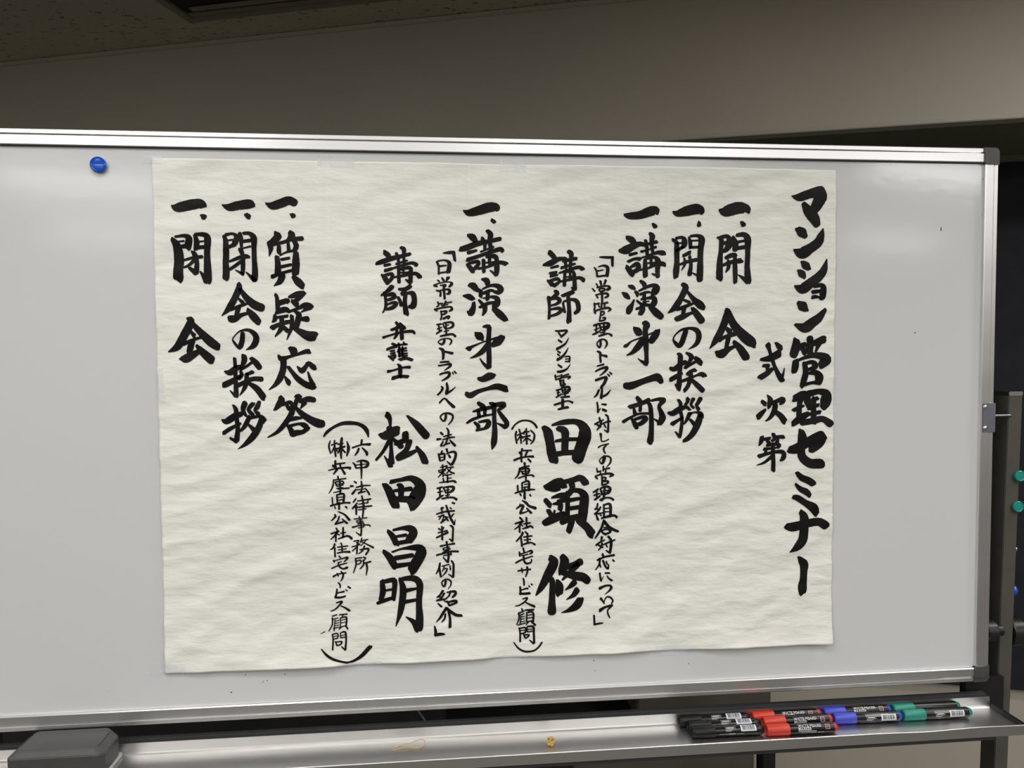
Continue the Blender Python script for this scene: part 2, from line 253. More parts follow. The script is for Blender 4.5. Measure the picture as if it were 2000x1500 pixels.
INK = """>c1 1520 350 5
130 166 12 200 178 62 300 145 70 400 120 85;405 125 85 408 175 98 375 250 85 345 300 75;248 245 42 290 310 80 345 380 85 372 440 60
195 490 50 230 520 78 262 555 45;155 690 20 230 720 90 320 670 75 390 615 70 415 550 52 433 485 12
240 810 35 268 842 65 295 872 40;205 895 35 230 925 62 252 955 35;160 1045 20 230 1070 80 310 1015 75 390 955 70 440 890 55 470 785 12
345 1048 30 410 1035 35 435 1055 45 435 1100 52 430 1150 50 410 1160 36;335 1102 32 370 1097 32 430 1090 26;335 1152 32 360 1147 30 380 1150 26
200 1210 40 235 1240 80 265 1275 45;165 1420 25 255 1450 80 330 1400 75 390 1355 65 455 1275 30
>c1 1460 640 5
470 125 50 472 180 70 445 265 62;490 195 50 560 162 40;530 190 40 555 250 38;605 105 55 610 170 55 600 220 62 620 265 40;640 155 45 740 115 62;700 150 42 665 230 20;465 330 50 460 380 55 450 425 45;470 325 22 560 290 30 650 268 45 740 285 65 760 315 85 715 365 60;552 350 40 562 440 46 545 520 48 525 575 32;550 352 30 620 335 34 650 355 48 652 385 42 590 408 26;590 445 22 660 440 46 695 480 66 690 530 56;540 560 32 620 538 26 680 535 36
460 690 55 530 655 60 555 645 50;450 805 32 500 780 32 545 762 22;520 680 55 505 760 40 500 860 45;445 935 45 520 880 60 590 840 40;580 660 55 585 720 55 600 780 35;595 645 55 700 622 44 765 650 75 762 720 85 742 770 60;610 715 26 680 690 35;650 690 38 645 780 42 645 920 45;600 785 35 690 755 30;600 845 28 705 825 34;530 930 42 650 905 50 730 890 48 800 935 62
415 1190 60 470 1180 75 560 1130 75 680 1070 85 715 1060 90;718 1065 80 690 1110 90 640 1165 75 620 1195 50;520 1010 45 530 1080 72 520 1180 60 530 1260 66 600 1320 72 690 1325 78 705 1335 75
>c2 1460 640 5
130 310 25 210 300 50 300 255 62;195 170 46 212 225 30 240 310 32 270 400 32 320 490 45 338 512 40;325 500 38 345 450 20 355 395 8;275 150 25 310 190 48 322 208 36;155 372 28 205 368 30;190 380 30 200 425 36;125 485 45 185 448 42 235 405 32
140 720 32 165 742 38;105 870 45 140 830 38 170 800 22;192 660 14 218 700 42 207 760 36 198 790 14;240 735 34 310 705 36 340 700 46 335 725 40 315 745 20;268 760 42 255 820 42 215 880 28 175 910 12;270 820 36 320 860 46 355 910 50
140 1070 34 130 1115 34 112 1150 12;150 1090 26 215 1080 28;190 1100 28 212 1135 34;250 1040 32 262 1080 32 238 1105 24;270 1065 26 345 1065 34;295 1085 22 285 1120 32 262 1145 22;195 1145 32 260 1135 26 310 1145 30 290 1170 26;165 1185 28 230 1178 20 270 1172 20;180 1195 24 172 1235 24;115 1255 34 160 1240 28 250 1215 26 330 1210 34 352 1240 38 338 1278 36 315 1295 16;243 1150 30 247 1250 32 247 1390 35;235 1255 28 160 1315 22 90 1340 8
>c1 1500 900 5.357
300 125 35 350 175 52 420 205 58 465 235 58;290 245 25 340 295 46 400 325 55 432 360 40;270 380 40 310 388 52 390 440 55 470 490 78 500 545 58
200 685 58 260 690 76 400 655 68 520 635 68 590 670 76;345 535 42 375 590 72 375 700 72 360 820 75 300 900 62 225 953 10
325 1010 28 355 1050 62 378 1085 72 372 1160 58 365 1250 60 355 1320 74 352 1365 66
>c3 1380 380 4.408
115 135 25 160 145 72 270 115 82 335 125 66 345 140 46;300 240 25 315 260 36
95 370 18 125 390 34 120 480 30 108 600 42 105 720 48;120 368 26 180 362 30 195 420 46 162 478 34 115 488 20;130 425 22 180 412 30;225 365 22 245 420 42 240 475 36;260 350 26 320 345 36 350 385 48 350 500 36 345 620 38 350 740 50;350 752 40 300 715 24 265 692 8;262 410 22 325 398 18;250 465 28 330 452 28;165 545 28 205 525 32 245 520 30;135 610 22 200 585 28 290 570 36;187 575 28 182 630 28 160 670 10;240 530 26 240 640 34 240 755 30
170 1000 40 178 1030 52 130 1160 48 80 1250 44 25 1325 8;192 1030 42 240 1130 56 320 1220 72 380 1270 72 402 1292 46;165 1145 22 198 1178 42;105 1250 38 150 1228 26 220 1205 32 280 1188 28;185 1230 34 168 1320 28;95 1370 46 130 1370 60 190 1330 34 250 1302 22;235 1270 30 290 1330 52 335 1400 56
>c4 1290 380 5.773
145 200 28 190 215 58 300 185 90 400 165 92 450 180 80 465 195 56;437 310 28 435 345 42
140 510 32 180 540 42 185 640 48 185 760 48 175 860 56 170 925 48;180 492 28 240 482 30 270 510 48 268 570 50 240 598 28;185 550 20 240 545 18;180 635 28 250 592 32;320 480 18 335 530 38 338 600 30;340 468 26 420 463 32 465 500 58 455 600 52 445 750 52 440 860 58 435 960 56;420 920 28 350 880 12;350 520 18 430 515 18;340 595 26 430 590 26;260 688 32 330 655 38;215 790 22 300 758 32 405 735 36;270 720 22 275 780 28 235 855 8;330 700 32 340 790 34 325 900 42
250 1015 42 280 1050 56 235 1150 52 160 1270 56 80 1335 12;290 1085 24 370 1180 48 440 1240 72 480 1275 50;260 1190 26 320 1215 32;180 1300 28 260 1268 36 380 1222 22;265 1270 42 250 1350 38;175 1405 46 230 1385 52 310 1350 36 360 1330 28;360 1285 38 400 1340 62 455 1420 68
>c4 1290 620 5.773
280 155 46 260 220 48 235 290 48 205 320 42 160 280 32 142 250 18 160 200 14 230 140 22 330 122 28 410 150 48 430 220 48 400 300 38 315 358 8
115 575 36 160 580 46 230 525 46 285 500 38;195 410 26 220 430 46 220 520 46 215 650 42 210 750 48 205 810 40;200 800 36 170 755 22;115 700 42 190 658 42 240 630 28;290 400 24 345 440 46 318 510 32 275 570 28 340 530 28 400 495 28;390 455 38 430 490 52 455 515 46;390 592 38 340 605 30 305 640 34;240 720 28 330 685 32 400 655 22 460 638 42 490 655 46;345 610 32 340 680 42 310 770 38 270 825 34;355 705 32 410 760 48 470 820 48
90 1075 30 140 1080 52 220 1030 52 270 1015 38;200 930 28 225 970 36 225 1050 36 245 1150 32 230 1280 34 220 1345 28;215 1345 32 170 1290 18;135 1200 42 190 1165 32 245 1132 28;310 920 42 300 960 32 278 990 28 310 1020 32 330 1040 28;370 920 38 352 958 30 345 985 28 372 1018 28;450 915 42 420 970 36 405 990 30 430 1035 38;330 1085 42 300 1150 32 270 1200 18;330 1085 24 400 1068 20 450 1085 46 465 1118 42;450 1110 52 420 1200 60 360 1310 52 300 1370 42 262 1390 32;335 1150 26 385 1205 42
>c5 1200 390 6
120 180 32 180 190 62 300 180 76 410 140 90 480 130 80 490 155 46;450 285 28 475 315 46
150 445 42 200 470 64 235 510 46;65 600 40 130 590 80 220 545 64 300 520 46 380 540 36;180 645 32 260 625 26;165 725 32 240 692 30 300 695 40;145 790 42 190 850 55 210 880 46;190 790 26 260 755 46 285 775 46 270 820 46 215 850 40;415 400 36 440 430 56 432 500 42 448 610 32;360 480 32 375 540 36 385 640 34;350 530 26 440 508 30 490 495 36;315 610 28 400 585 18 485 555 28;300 685 16 400 655 24 500 620 36 570 625 50 585 635 36;360 700 34 360 780 46 360 890 50;380 690 24 470 675 34 510 720 55 505 820 46 505 900 42;500 890 32 440 870 18;430 640 34 430 790 26;370 745 18 490 735 20;290 825 22 400 800 24 480 760 38 560 750 46 590 765 36
170 1015 30 205 1025 46 230 1045 30;90 1090 20 130 1120 52 165 1155 32;160 1320 48 175 1280 62 200 1235 38 225 1175 18;305 955 30 345 990 46 350 1040 28;240 1080 30 262 1100 38 260 1130 26;285 1070 22 380 1022 32 450 1005 38 490 1030 64 465 1080 70 440 1100 46;300 1110 28 370 1085 26 410 1085 22;350 1090 28 340 1160 42;310 1170 22 400 1152 30 460 1155 46 465 1200 56 440 1240 52;350 1160 26 355 1240 30;330 1200 14 400 1190 14;260 1185 24 310 1222 28 400 1238 34;255 1280 28 310 1262 28;320 1240 44 325 1290 52 300 1335 46;420 1260 50 480 1320 70 540 1370 62
>c5 1200 620 5.555
210 115 28 245 145 66 268 175 50 235 192 14;325 60 50 345 85 62 330 140 46 335 250 52 345 400 38 345 490 42;340 500 42 290 475 24 252 445 8;110 310 30 130 305 30 180 260 16 280 220 16 360 188 16 440 155 18;460 150 50 440 190 62 395 255 56;310 235 56 250 320 56 190 380 34 130 410 12
120 740 58 180 740 66 300 695 52 420 655 60 470 650 70 505 695 46
245 870 36 272 905 44 280 930 36;165 970 38 280 935 38 370 895 40;205 980 22 220 1040 38;280 950 30 275 1010 32;95 1130 32 170 1085 26 260 1045 22 370 1040 24;190 1105 28 225 1160 46 240 1195 38;220 1105 28 300 1080 34 340 1095 46 300 1140 42 240 1168 34;350 910 24 385 960 38 400 1100 42 400 1250 46 390 1340 58 392 1362 40;400 900 22 480 885 32 530 895 46;525 905 46 482 965 34 510 1040 46 520 1090 60 490 1150 46;490 1140 36 430 1100 12
>c6 1140 490 6.25
195 75 14 250 78 26 340 80 28;350 80 32 350 180 28
130 205 18 155 240 22 165 310 22;180 195 14 240 178 22 292 205 36 285 300 36;170 245 18 240 232 12;165 312 20 270 300 22
205 370 28 215 415 22;155 400 18 170 425 16;270 360 28 250 410 22;105 460 15 135 490 22;165 445 22 240 430 18 300 430 24 315 455 34 285 475 26;190 480 22 200 460 18 255 460 20 250 485 20 200 495 20;150 535 18 170 570 22;155 535 18 220 522 20 285 520 26 295 550 26 260 570 20;222 490 26 225 620 24
130 640 22 135 690 22 125 720 20;140 650 18 190 640 18;180 650 14 190 685 18;220 630 20 215 690 22;225 645 18 290 630 22;260 650 16 250 680 20;135 745 30 140 765 18;130 735 22 215 710 22 290 695 26 325 715 26 295 740 12;210 740 24 200 800 18 190 855 18;205 745 20 245 742 20 240 775 18 205 790 14;225 820 14 260 815 22 250 845 20 195 855 18
120 910 22 180 890 22;155 900 18 150 990 18;130 965 14 180 945 14;110 1020 18 150 1005 22 200 975 18;190 900 22 210 960 22;195 890 18 260 880 22 305 892 30 290 930 40 260 955 26;210 930 16 270 920 16;245 890 20 245 1000 22;210 965 16 270 965 16;200 1000 14 260 985 16;185 1040 18 250 1018 26 300 1010 18 340 1030 28
205 1100 26 205 1150 26 190 1180 20 165 1150 18 165 1120 16 200 1085 18 250 1080 18 280 1110 24 280 1150 20 255 1190 8
165 1225 18 200 1245 30 200 1300 24 205 1355 25;215 1270 18 275 1285 30
165 1405 16 240 1385 22;145 1470 18 200 1440 22 280 1420 30 270 1455 26 230 1495 20 195 1522 10
>c6 1140 720 5.77
135 130 24 160 120 26 240 95 24 250 110 32 225 170 28 190 215 22;265 60 12 285 80 20;290 40 16 310 60 20
170 240 22 150 290 22 120 320 14;200 190 18 205 250 22 195 330 28;200 320 22 260 290 22 300 240 10
150 380 18 158 430 20 160 490 22;165 480 16 190 445 8;205 400 16 250 405 22;215 460 26 250 475 26
175 555 22 185 590 18;125 625 20 170 600 18 220 575 14;195 590 22 185 640 22 150 690 14;150 630 22 190 655 18;200 625 16 250 600 18 295 592 20;245 520 18 270 540 22 275 620 20 272 710 24;270 715 18 230 690 12;230 630 18 245 660 16
190 735 28 195 780 16 200 815 14 240 815 12 280 795 12
165 885 18 200 865 14 280 845 13;260 855 14 225 895 20 230 930 18 245 955 12
235 990 30 225 1040 32 205 1070 20 180 1045 14 185 1020 11 220 992 14 270 985 16 305 1010 18 300 1060 18 255 1110 8
145 1120 14 155 1165 20;155 1160 14 195 1150 14;180 1155 14 190 1185 16;220 1100 18 220 1150 18;225 1130 14 290 1120 18;250 1130 14 245 1170 18;130 1215 20 150 1235 20;135 1205 14 200 1190 18 280 1180 22 330 1195 26 290 1215 14;205 1210 20 205 1310 20;205 1225 16 245 1225 18 240 1250 16 210 1260 14;215 1270 16 270 1265 22 265 1290 18 210 1310 16
105 1390 18 160 1355 20;145 1370 18 145 1440 18;115 1425 18 175 1405 16;125 1475 22 180 1435 20;185 1350 18 205 1410 22;190 1345 18 250 1325 22 295 1345 28 280 1390 32 250 1405 22;215 1375 14 270 1370 14;235 1340 20 225 1460 24;190 1415 16 250 1415 16;195 1480 32 240 1455 18 300 1455 20 330 1475 24
>c6 1140 960 5.555
150 130 18 140 170 18 120 190 18;180 165 18 150 210 18 115 240 18;120 185 14 170 190 18;115 240 16 160 235 16 205 225 12;135 255 18 150 300 24;175 245 16 185 258 14;215 140 18 215 270 20;215 145 18 260 130 20 285 145 28 285 250 26;220 180 14 275 175 11;220 215 14 275 212 11;190 285 18 280 260 26 330 255 22 355 275 24
215 310 24 190 390 22 150 460 22 120 505 12;220 320 28 270 380 28 330 415 26 370 430 24;215 390 14 265 382 14;190 430 18 220 455 22 240 462 22;195 420 16 250 405 18 290 420 26 270 448 22 220 458 18
195 490 22 190 530 18;135 580 20 180 545 18 225 525 14;200 560 20 190 600 18 160 635 12;160 580 18 205 605 20;215 575 16 270 550 18 335 522 16;265 485 22 295 530 26 295 600 26 285 665 24;280 665 18 245 640 14;245 580 16 255 600 16
205 680 22 215 705 22;150 745 18 230 710 18 330 690 22;175 730 22 170 790 18 130 850 10;175 790 14 185 820 16;210 750 20 235 810 20 265 838 20 270 790 11;245 760 16 255 790 16;315 740 14 330 755 18
175 885 18 180 930 18 188 970 18;190 965 12 215 920 6;235 885 16 280 885 18;255 915 12 270 940 16 305 965 22
175 1050 28 230 1025 20 285 1020 20 300 1045 26 275 1080 16 230 1115 6
185 1160 26 205 1185 18 220 1210 16;215 1200 10 245 1145 13 285 1145 18 315 1180 18 300 1210 14
175 1285 32 230 1250 22 305 1230 24;295 1240 22 260 1280 14 260 1320 16 280 1365 14
110 1340 18 115 1430 20;112 1440 18 160 1430 20 205 1425 14
>c7 1050 480 4.41
105 60 38 135 90 36 155 120 32;50 165 18 110 150 42 180 115 32 240 112 26;115 190 16 175 175 20;110 240 26 160 230 24;110 265 18 170 252 16;85 300 18 120 330 36;110 300 22 170 285 26 185 310 22 140 345 28;270 50 32 290 70 36 285 130 26 282 180 22;230 105 22 240 150 24 245 190 22;220 132 22 330 110 28;205 190 22 320 155 18;185 235 14 260 210 22 350 185 26 385 200 32;235 215 22 230 340 26;240 225 20 300 220 22 315 260 28 320 370 32;310 375 28 295 360 14;280 180 20 280 290 18;235 270 13 300 265 15;190 310 16 280 290 22 360 275 24 395 295 32
150 390 24 170 410 32 120 450 22 85 450 18;95 445 28 100 540 22 95 625 22;110 460 20 160 450 26 190 470 32 165 500 22 115 515 16;115 548 16 180 538 26 200 560 28 160 590 22 110 605 18;215 430 24 300 400 32;280 415 22 255 450 18;218 490 18 230 570 22;225 480 16 290 462 22 338 480 32 350 550 32 320 580 24;265 450 28 270 560 30 268 650 38
150 732 11 180 735 16 250 730 16 235 755 16 200 782 18;180 752 14 205 785 14
178 812 14 205 830 16;165 888 20 200 870 18 240 840 15 265 795 6
172 908 12 192 920 16;170 933 12 187 945 14;170 980 22 205 960 20 240 920 15 262 880 6
235 955 11 272 952 12 275 975 14 270 998 16;238 975 9 270 974 9;238 996 11 265 996 11
175 1025 14 205 1045 16;172 1085 18 210 1080 20 250 1060 14 280 1020 6
150 1115 14 155 1150 13;160 1128 10 190 1120 10;205 1110 13 200 1140 13;210 1122 10 265 1105 13;155 1152 13 230 1132 13 280 1127 17 260 1147 9;190 1145 17 200 1200 17;200 1162 12 225 1157 13 215 1180 11;200 1205 15 235 1192 18 215 1178 12
160 1245 13 195 1235 13;175 1240 13 175 1295 13;165 1267 10 190 1262 10;160 1305 13 205 1277 13;207 1220 16 215 1260 16;210 1220 15 268 1217 20 268 1250 20 230 1265 15;235 1220 14 235 1295 15;213 1242 9 262 1238 9;215 1278 10 260 1268 12;200 1305 13 270 1298 16
145 1370 16 200 1352 16 260 1335 11 300 1350 17;215 1325 22 215 1390 22;180 1408 16 215 1398 18 260 1390 20
>c8 1040 810 3.754
85 95 32 112 130 55 128 210 52 140 280 56 155 330 56;145 75 14 230 55 32 320 52 34 372 90 58 383 150 76 355 240 72 330 318 72;190 100 32 235 120 46 238 180 42 235 270 42;170 192 18 250 180 24 340 178 22;160 290 32 240 278 30 320 275 32
98 530 34 150 522 70 205 505 70 228 522 38;140 605 14 200 590 32 245 597 42 225 622 32 185 632 22;95 625 30 125 660 32;150 650 14 200 650 30 200 690 30;115 700 28 135 735 28;160 700 14 150 740 18;90 790 40 150 760 50 220 730 42;235 490 28 300 475 32 350 462 38 385 495 44;285 505 36 290 540 34 265 580 30;255 570 28 255 740 28;270 555 22 340 555 32 378 600 52 370 700 56 362 770 52;265 625 26 340 612 22;265 685 26 340 675 26;215 785 34 270 760 36 350 745 38;285 780 38 265 850 34;345 775 46 400 825 46 430 868 54
135 1050 40 155 1085 56 110 1180 52 60 1270 34 25 1320 10;135 1205 34 145 1230 34 142 1350 38 140 1440 52;182 1215 22 195 1250 46 195 1305 44;220 1040 38 235 1080 55 212 1140 38 198 1172 14;240 1120 38 300 1100 32 350 1080 44;330 1100 36 280 1150 30 220 1208 14;210 1155 28 300 1178 46 370 1190 50 402 1215 46;308 1225 36 280 1252 28 240 1283 6;325 1285 36 300 1320 28 248 1353 6;348 1355 42 320 1398 48 260 1433 24 212 1447 6
>c9 990 810 6.25
62 175 20 100 120 17 160 80 20 230 68 18 290 80 20 340 115 24 365 155 24
115 205 22 105 260 20 120 345 20;290 190 17 335 240 20 325 310 22 290 355 12;150 180 20 165 240 20 175 345 20;125 250 14 200 218 16;160 260 16 130 310 14;178 260 16 195 285 14;215 200 18 205 235 18;210 215 14 270 205 16;170 278 16 280 255 20;235 170 20 240 260 22 242 355 22;235 285 20 200 325 12;250 285 18 295 315 18
185 415 22 180 450 18;195 437 18 300 435 17;160 460 30 180 480 26;175 465 26 175 520 22;250 445 22 225 500 20;90 555 24 170 525 20 260 510 20 320 510 26;175 530 22 180 575 20;260 540 20 290 570 24
215 590 26 220 630 22;155 660 18 200 640 18 270 625 18;160 655 26 140 730 20 100 780 12;175 690 18 200 720 18;180 665 17 265 658 22 260 710 22 190 725 16;185 692 13 255 688 13;140 775 14 230 745 18 300 735 17 325 750 24;228 630 20 232 800 20
185 835 22 185 940 18;190 830 18 250 808 22 270 832 26 265 920 26;215 850 14 250 845 13;205 885 16 255 878 16;130 865 22 135 940 18;100 955 17 200 925 22 300 910 20 340 912 12;215 900 22 215 1020 28;160 960 18 170 985 20;280 975 20 290 990 17
185 1045 12 230 1070 28 270 1110 26 345 1135 32;160 1085 14 155 1115 20;115 1142 16 170 1105 25 198 1112 28 170 1170 26 160 1198 24;162 1200 22 230 1180 16 260 1165 13;240 1137 18 290 1190 28
155 1250 20 180 1275 22;100 1325 18 150 1310 24 195 1295 24;180 1305 24 140 1360 18 95 1395 12;155 1340 20 155 1430 22;175 1340 16 195 1360 12;235 1250 22 240 1380 20;205 1330 16 280 1315 20;190 1390 14 250 1370 24 290 1355 22 315 1375 20
>c9 990 1040 6
185 0 26 165 40 22 110 100 16;165 60 20 175 155 22;215 -12 18 240 15 20;195 50 16 290 35 18;240 10 20 240 110 20;200 85 14 275 75 16;190 135 16 250 115 22 290 115 16 325 135 22
190 180 20 200 225 20;145 225 18 150 270 20;150 255 18 230 225 14 280 208 22 292 228 24 265 247 14;170 270 12 245 250 14;105 350 20 170 315 18 300 272 14;195 280 22 200 330 22 230 358 22 280 345 18 287 310 14
130 445 18 200 435 18 275 428 18;170 415 17 180 465 14;235 400 22 240 450 20 220 515 14
190 535 17 200 570 20 200 615 17
155 635 20 160 720 22;160 675 12 230 652 18 245 655 18;150 715 22 200 715 25 265 710 26;255 620 12 265 635 16;285 600 14 295 610 17
185 775 14 240 760 18 205 810 18 140 850 14 100 858 12;220 815 14 280 845 22 320 860 26
175 890 18 180 920 16;130 945 16 200 915 16;140 935 18 140 1010 16 115 1080 12;150 965 13 200 945 13;165 975 13 155 1070 13;170 985 10 205 975 10;165 1015 10 205 1005 10;165 1045 10 210 1035 10;130 1085 13 215 1060 13;215 905 17 310 900 22;265 905 18 250 930 16;230 935 16 230 1040 16;235 935 16 290 925 18 310 950 20 305 1040 22;240 965 12 295 955 12;240 1000 12 295 990 12;225 1045 13 300 1030 16;250 1045 17 225 1080 12;290 1045 20 330 1080 24
145 1120 18 155 1180 18 155 1275 20;150 1125 16 215 1115 18 215 1170 18 165 1185 14;160 1150 11 210 1145 11;235 1110 16 240 1160 16;240 1100 16 308 1102 24 315 1180 22 318 1290 24;310 1295 22 265 1258 12;240 1135 11 300 1130 11;245 1165 13 300 1155 13;195 1195 14 215 1235 20;205 1200 14 260 1197 18 240 1225 17 215 1237 16
80 1285 12 130 1350 19 190 1385 20 250 1390 20 320 1375 18 375 1330 17 408 1280 17
>c10 900 380 5.77
30 180 15 90 205 60 200 180 80 320 145 88 395 145 74 408 165 50;350 290 35 375 310 38
85 460 34 130 480 64 165 520 46;0 615 46 60 600 56 180 555 50 300 530 40 440 500 40;85 655 38 175 630 26;75 735 38 170 705 36 300 660 34 440 615 42 468 635 38;75 790 34 110 830 46 135 870 38;90 775 26 190 755 34 195 790 36 150 840 36;300 410 36 335 450 50 325 520 42 345 640 38;240 495 36 270 540 36 270 620 30;225 645 22 300 615 20 365 590 26;255 740 36 260 870 34;290 700 28 380 695 44 405 740 42 405 850 50 400 902 38;395 905 34 330 855 14;320 650 38 325 790 28;260 770 18 390 758 20;190 835 26 300 815 26 430 765 36 508 780 42
100 1020 40 140 1030 64 180 1070 46 220 1085 32;30 1140 20 90 1150 52 135 1175 42;75 1320 20 110 1335 62 140 1280 48 145 1222 34;240 955 25 290 970 55 305 1020 42;225 1090 38 222 1145 38;245 1065 18 340 1025 28 420 1032 46 448 1070 60 420 1103 44 370 1090 26;260 1110 32 330 1080 28 365 1085 26;305 1090 38 300 1180 38;250 1170 14 340 1152 26 408 1172 48 405 1230 60 370 1262 46;205 1190 24 250 1240 36;215 1270 28 300 1228 32 400 1212 26;270 1250 46 270 1310 42 245 1360 18;375 1290 48 440 1350 66 500 1408 50
>c10 900 620 5.36
160 175 40 195 195 70 225 220 40;235 95 20 290 97 42 295 150 38 290 260 44 295 400 42 295 518 42;285 525 36 235 480 24 200 430 12;65 320 28 90 325 44 110 310 28 200 270 14 300 235 16 380 215 28;430 210 55 390 250 70 340 285 46;280 280 38 230 350 46 160 400 28 100 425 10
185 640 30 230 645 50 300 615 64 340 612 46;60 800 40 100 815 50 180 775 38 280 745 34 380 722 52 470 748 56
185 895 32 230 930 46;130 985 18 220 960 34 320 940 32;185 985 30 190 1030 34;255 965 30 250 1010 30;65 1105 20 120 1070 28 220 1035 22 330 1015 18;145 1100 24 185 1140 38 170 1180 22;190 1095 20 288 1082 34 285 1130 44 250 1162 28;165 1180 24 265 1160 24;305 900 24 345 920 42 350 1050 36 355 1200 46 345 1310 50 327 1378 12;350 915 36 450 910 46 430 945 32 395 970 28 430 1030 38 475 1090 42 480 1130 42 455 1155 28;450 1140 36 375 1105 10
>c11 835 480 6
185 85 14 250 80 32 310 75 32;305 80 36 320 172 28
110 190 26 130 240 22 130 330 22;120 180 18 200 170 18 255 205 40 245 305 42;140 240 22 220 230 14;135 320 18 250 302 18
170 375 18 190 410 26;120 405 18 140 420 18;240 375 36 215 420 14;80 465 28 110 475 22;90 455 14 180 430 13 260 425 14 285 445 32 255 480 22;150 465 14 215 458 20 190 485 26;105 525 18 150 540 22 150 590 22;150 525 17 215 512 17 255 520 30 255 555 30 225 565 18;190 480 26 200 620 24
120 660 18 130 700 18 105 715 13;130 680 14 175 675 16;165 685 16 170 705 18;215 650 18 190 700 22;215 670 14 280 660 16;200 695 14 240 688 11;80 745 18 110 760 22;90 745 18 180 725 18 270 715 18 285 745 28 255 765 18;155 765 18 165 820 18 155 865 18;170 770 18 225 765 22 205 795 22 175 805 16;185 855 22 235 830 24 255 830 24 240 855 18
110 925 18 160 915 20;130 925 18 140 1000 20;115 975 14 165 955 14;105 1030 18 165 990 20;180 915 14 200 960 22;185 905 16 270 895 22 300 915 28 290 950 26 255 965 18;210 935 12 250 925 12;215 905 18 220 1040 22;205 970 13 250 965 15;190 1005 11 250 990 13;150 1060 18 220 1045 22 290 1035 22 325 1060 26
195 1095 26 195 1125 27 170 1155 22 135 1140 14 125 1125 11 160 1097 13 220 1085 13 270 1095 18 280 1125 20 260 1160 12
140 1200 18 180 1225 36 185 1280 28 182 1325 24;205 1240 22 290 1260 28
150 1365 17 200 1360 20 250 1358 18;130 1405 18 200 1395 18 265 1385 26 265 1410 26 200 1460 10
>c11 835 720 5.77
140 65 20 190 47 20 245 45 28 235 90 26 165 135 14;280 40 12 290 60 14;300 30 17 320 50 18
155 200 14 170 220 26 150 260 20 115 295 18;215 165 22 225 220 28 210 275 28;210 280 28 270 245 18 315 205 8
135 385 18 190 335 18 240 380 26 295 430 32
205 505 22 205 550 26 185 590 18 150 560 18 150 530 18 190 502 16 250 505 22 285 530 22 275 580 18 235 630 10
150 720 22 170 740 22;110 795 24 150 790 18;150 865 22 175 820 17;215 670 14 235 700 22 235 770 20;180 765 14 240 747 18 270 742 14;170 802 13 240 777 18 305 770 14;230 775 20 200 850 18 170 870 14;200 850 18 250 837 16;250 800 14 280 835 24 310 865 26
165 925 17 150 960 18;125 960 20 140 1035 22;145 965 18 190 960 22 190 1020 20;145 1000 13 190 995 11;140 1040 14 190 1025 16;215 905 22 225 940 18;215 960 14 270 937 20 315 947 26 310 1010 26 275 1080 26;265 1085 24 220 1045 12;240 975 22 255 1000 22
145 1112 12 220 1095 16;125 1150 14 140 1170 16 200 1145 16;130 1147 12 200 1132 12;170 1085 18 175 1215 16;165 1175 15 120 1225 10;185 1175 11 200 1188 10;220 1100 13 205 1130 13;220 1115 11 290 1110 16;265 1125 13 215 1180 13;225 1130 13 260 1165 18 300 1180 18;190 1202 13 270 1192 11;225 1200 18 225 1280 18;175 1235 14 182 1270 18;230 1237 9 265 1232 13;135 1285 11 220 1275 16 290 1265 20 315 1280 24
110 1350 18 165 1335 18;140 1345 18 140 1430 20;115 1395 14 170 1380 14;105 1475 20 150 1440 20 180 1425 12;180 1345 18 205 1395 18;180 1340 16 250 1330 20 295 1337 28 280 1375 26 240 1395 18;205 1370 11 250 1362 11;230 1335 18 225 1450 20;200 1400 13 260 1390 13;200 1430 11 250 1420 11;165 1465 18 230 1450 18 290 1450 20 325 1470 26
>c11 835 970 5.357
260 60 18 280 68 19
140 125 16 165 113 16;95 180 14 180 155 16 280 145 16;150 110 16 150 175 14;195 90 17 215 150 20 245 230 22 278 285 22;280 290 14 290 240 8;235 112 12 250 125 13;270 180 16 235 225 13;115 210 13 170 188 13;150 195 13 120 240 10;160 200 11 215 215 13;175 200 13 150 265 16;140 272 16 190 235 16;190 215 16 215 250 16
115 330 14 135 345 16;170 320 14 155 345 14;110 375 12 205 352 16;95 425 17 150 400 16 210 372 22;150 310 17 155 445 20;240 300 18 265 320 20 265 380 18 262 460 20;260 465 20 230 440 12
200 470 20 205 520 17;135 515 18 210 500 14 280 490 20;165 540 17 175 560 15 235 545 17;165 537 11 230 525 11;160 582 13 220 567 13;95 610 17 180 590 17 250 572 18 320 573 18;165 618 10 250 600 15;245 575 15 245 610 13;210 520 18 220 610 22 215 680 20;210 685 20 165 635 12
130 695 18 120 750 20 90 805 10;125 750 20 140 835 20;150 725 11 225 707 13;175 730 13 155 780 10;165 757 11 205 747 13 190 790 16 155 830 8;235 720 12 240 760 17;250 670 17 270 700 20 272 760 20 268 840 22;262 840 18 220 810 10
190 880 22 185 920 20 170 940 16 150 910 14 160 880 14 200 862 14 240 880 17 245 920 14 215 965 6
160 985 22 130 1030 18 100 1050 14;175 1010 18 140 1065 18 105 1080 16;105 1045 13 150 1052 16;95 1085 16 150 1075 17 200 1065 13;110 1115 14 145 1145 20;175 1085 14 200 1100 12;205 1000 14 285 990 24 290 1020 25 260 1050 18;240 990 18 225 1035 16 195 1060 10;205 1090 16 230 1135 22;215 1100 17 290 1087 24 303 1105 20 240 1130 20
195 1160 24 165 1210 24 130 1265 20 92 1305 8;200 1165 28 250 1205 28 300 1235 26 355 1240 24;185 1225 18 180 1270 17 150 1305 12;220 1195 22 235 1270 22 235 1355 28
75 1350 15 85 1400 26 85 1440 24;80 1440 24 130 1430 28 175 1430 18
>c12 730 480 5.36
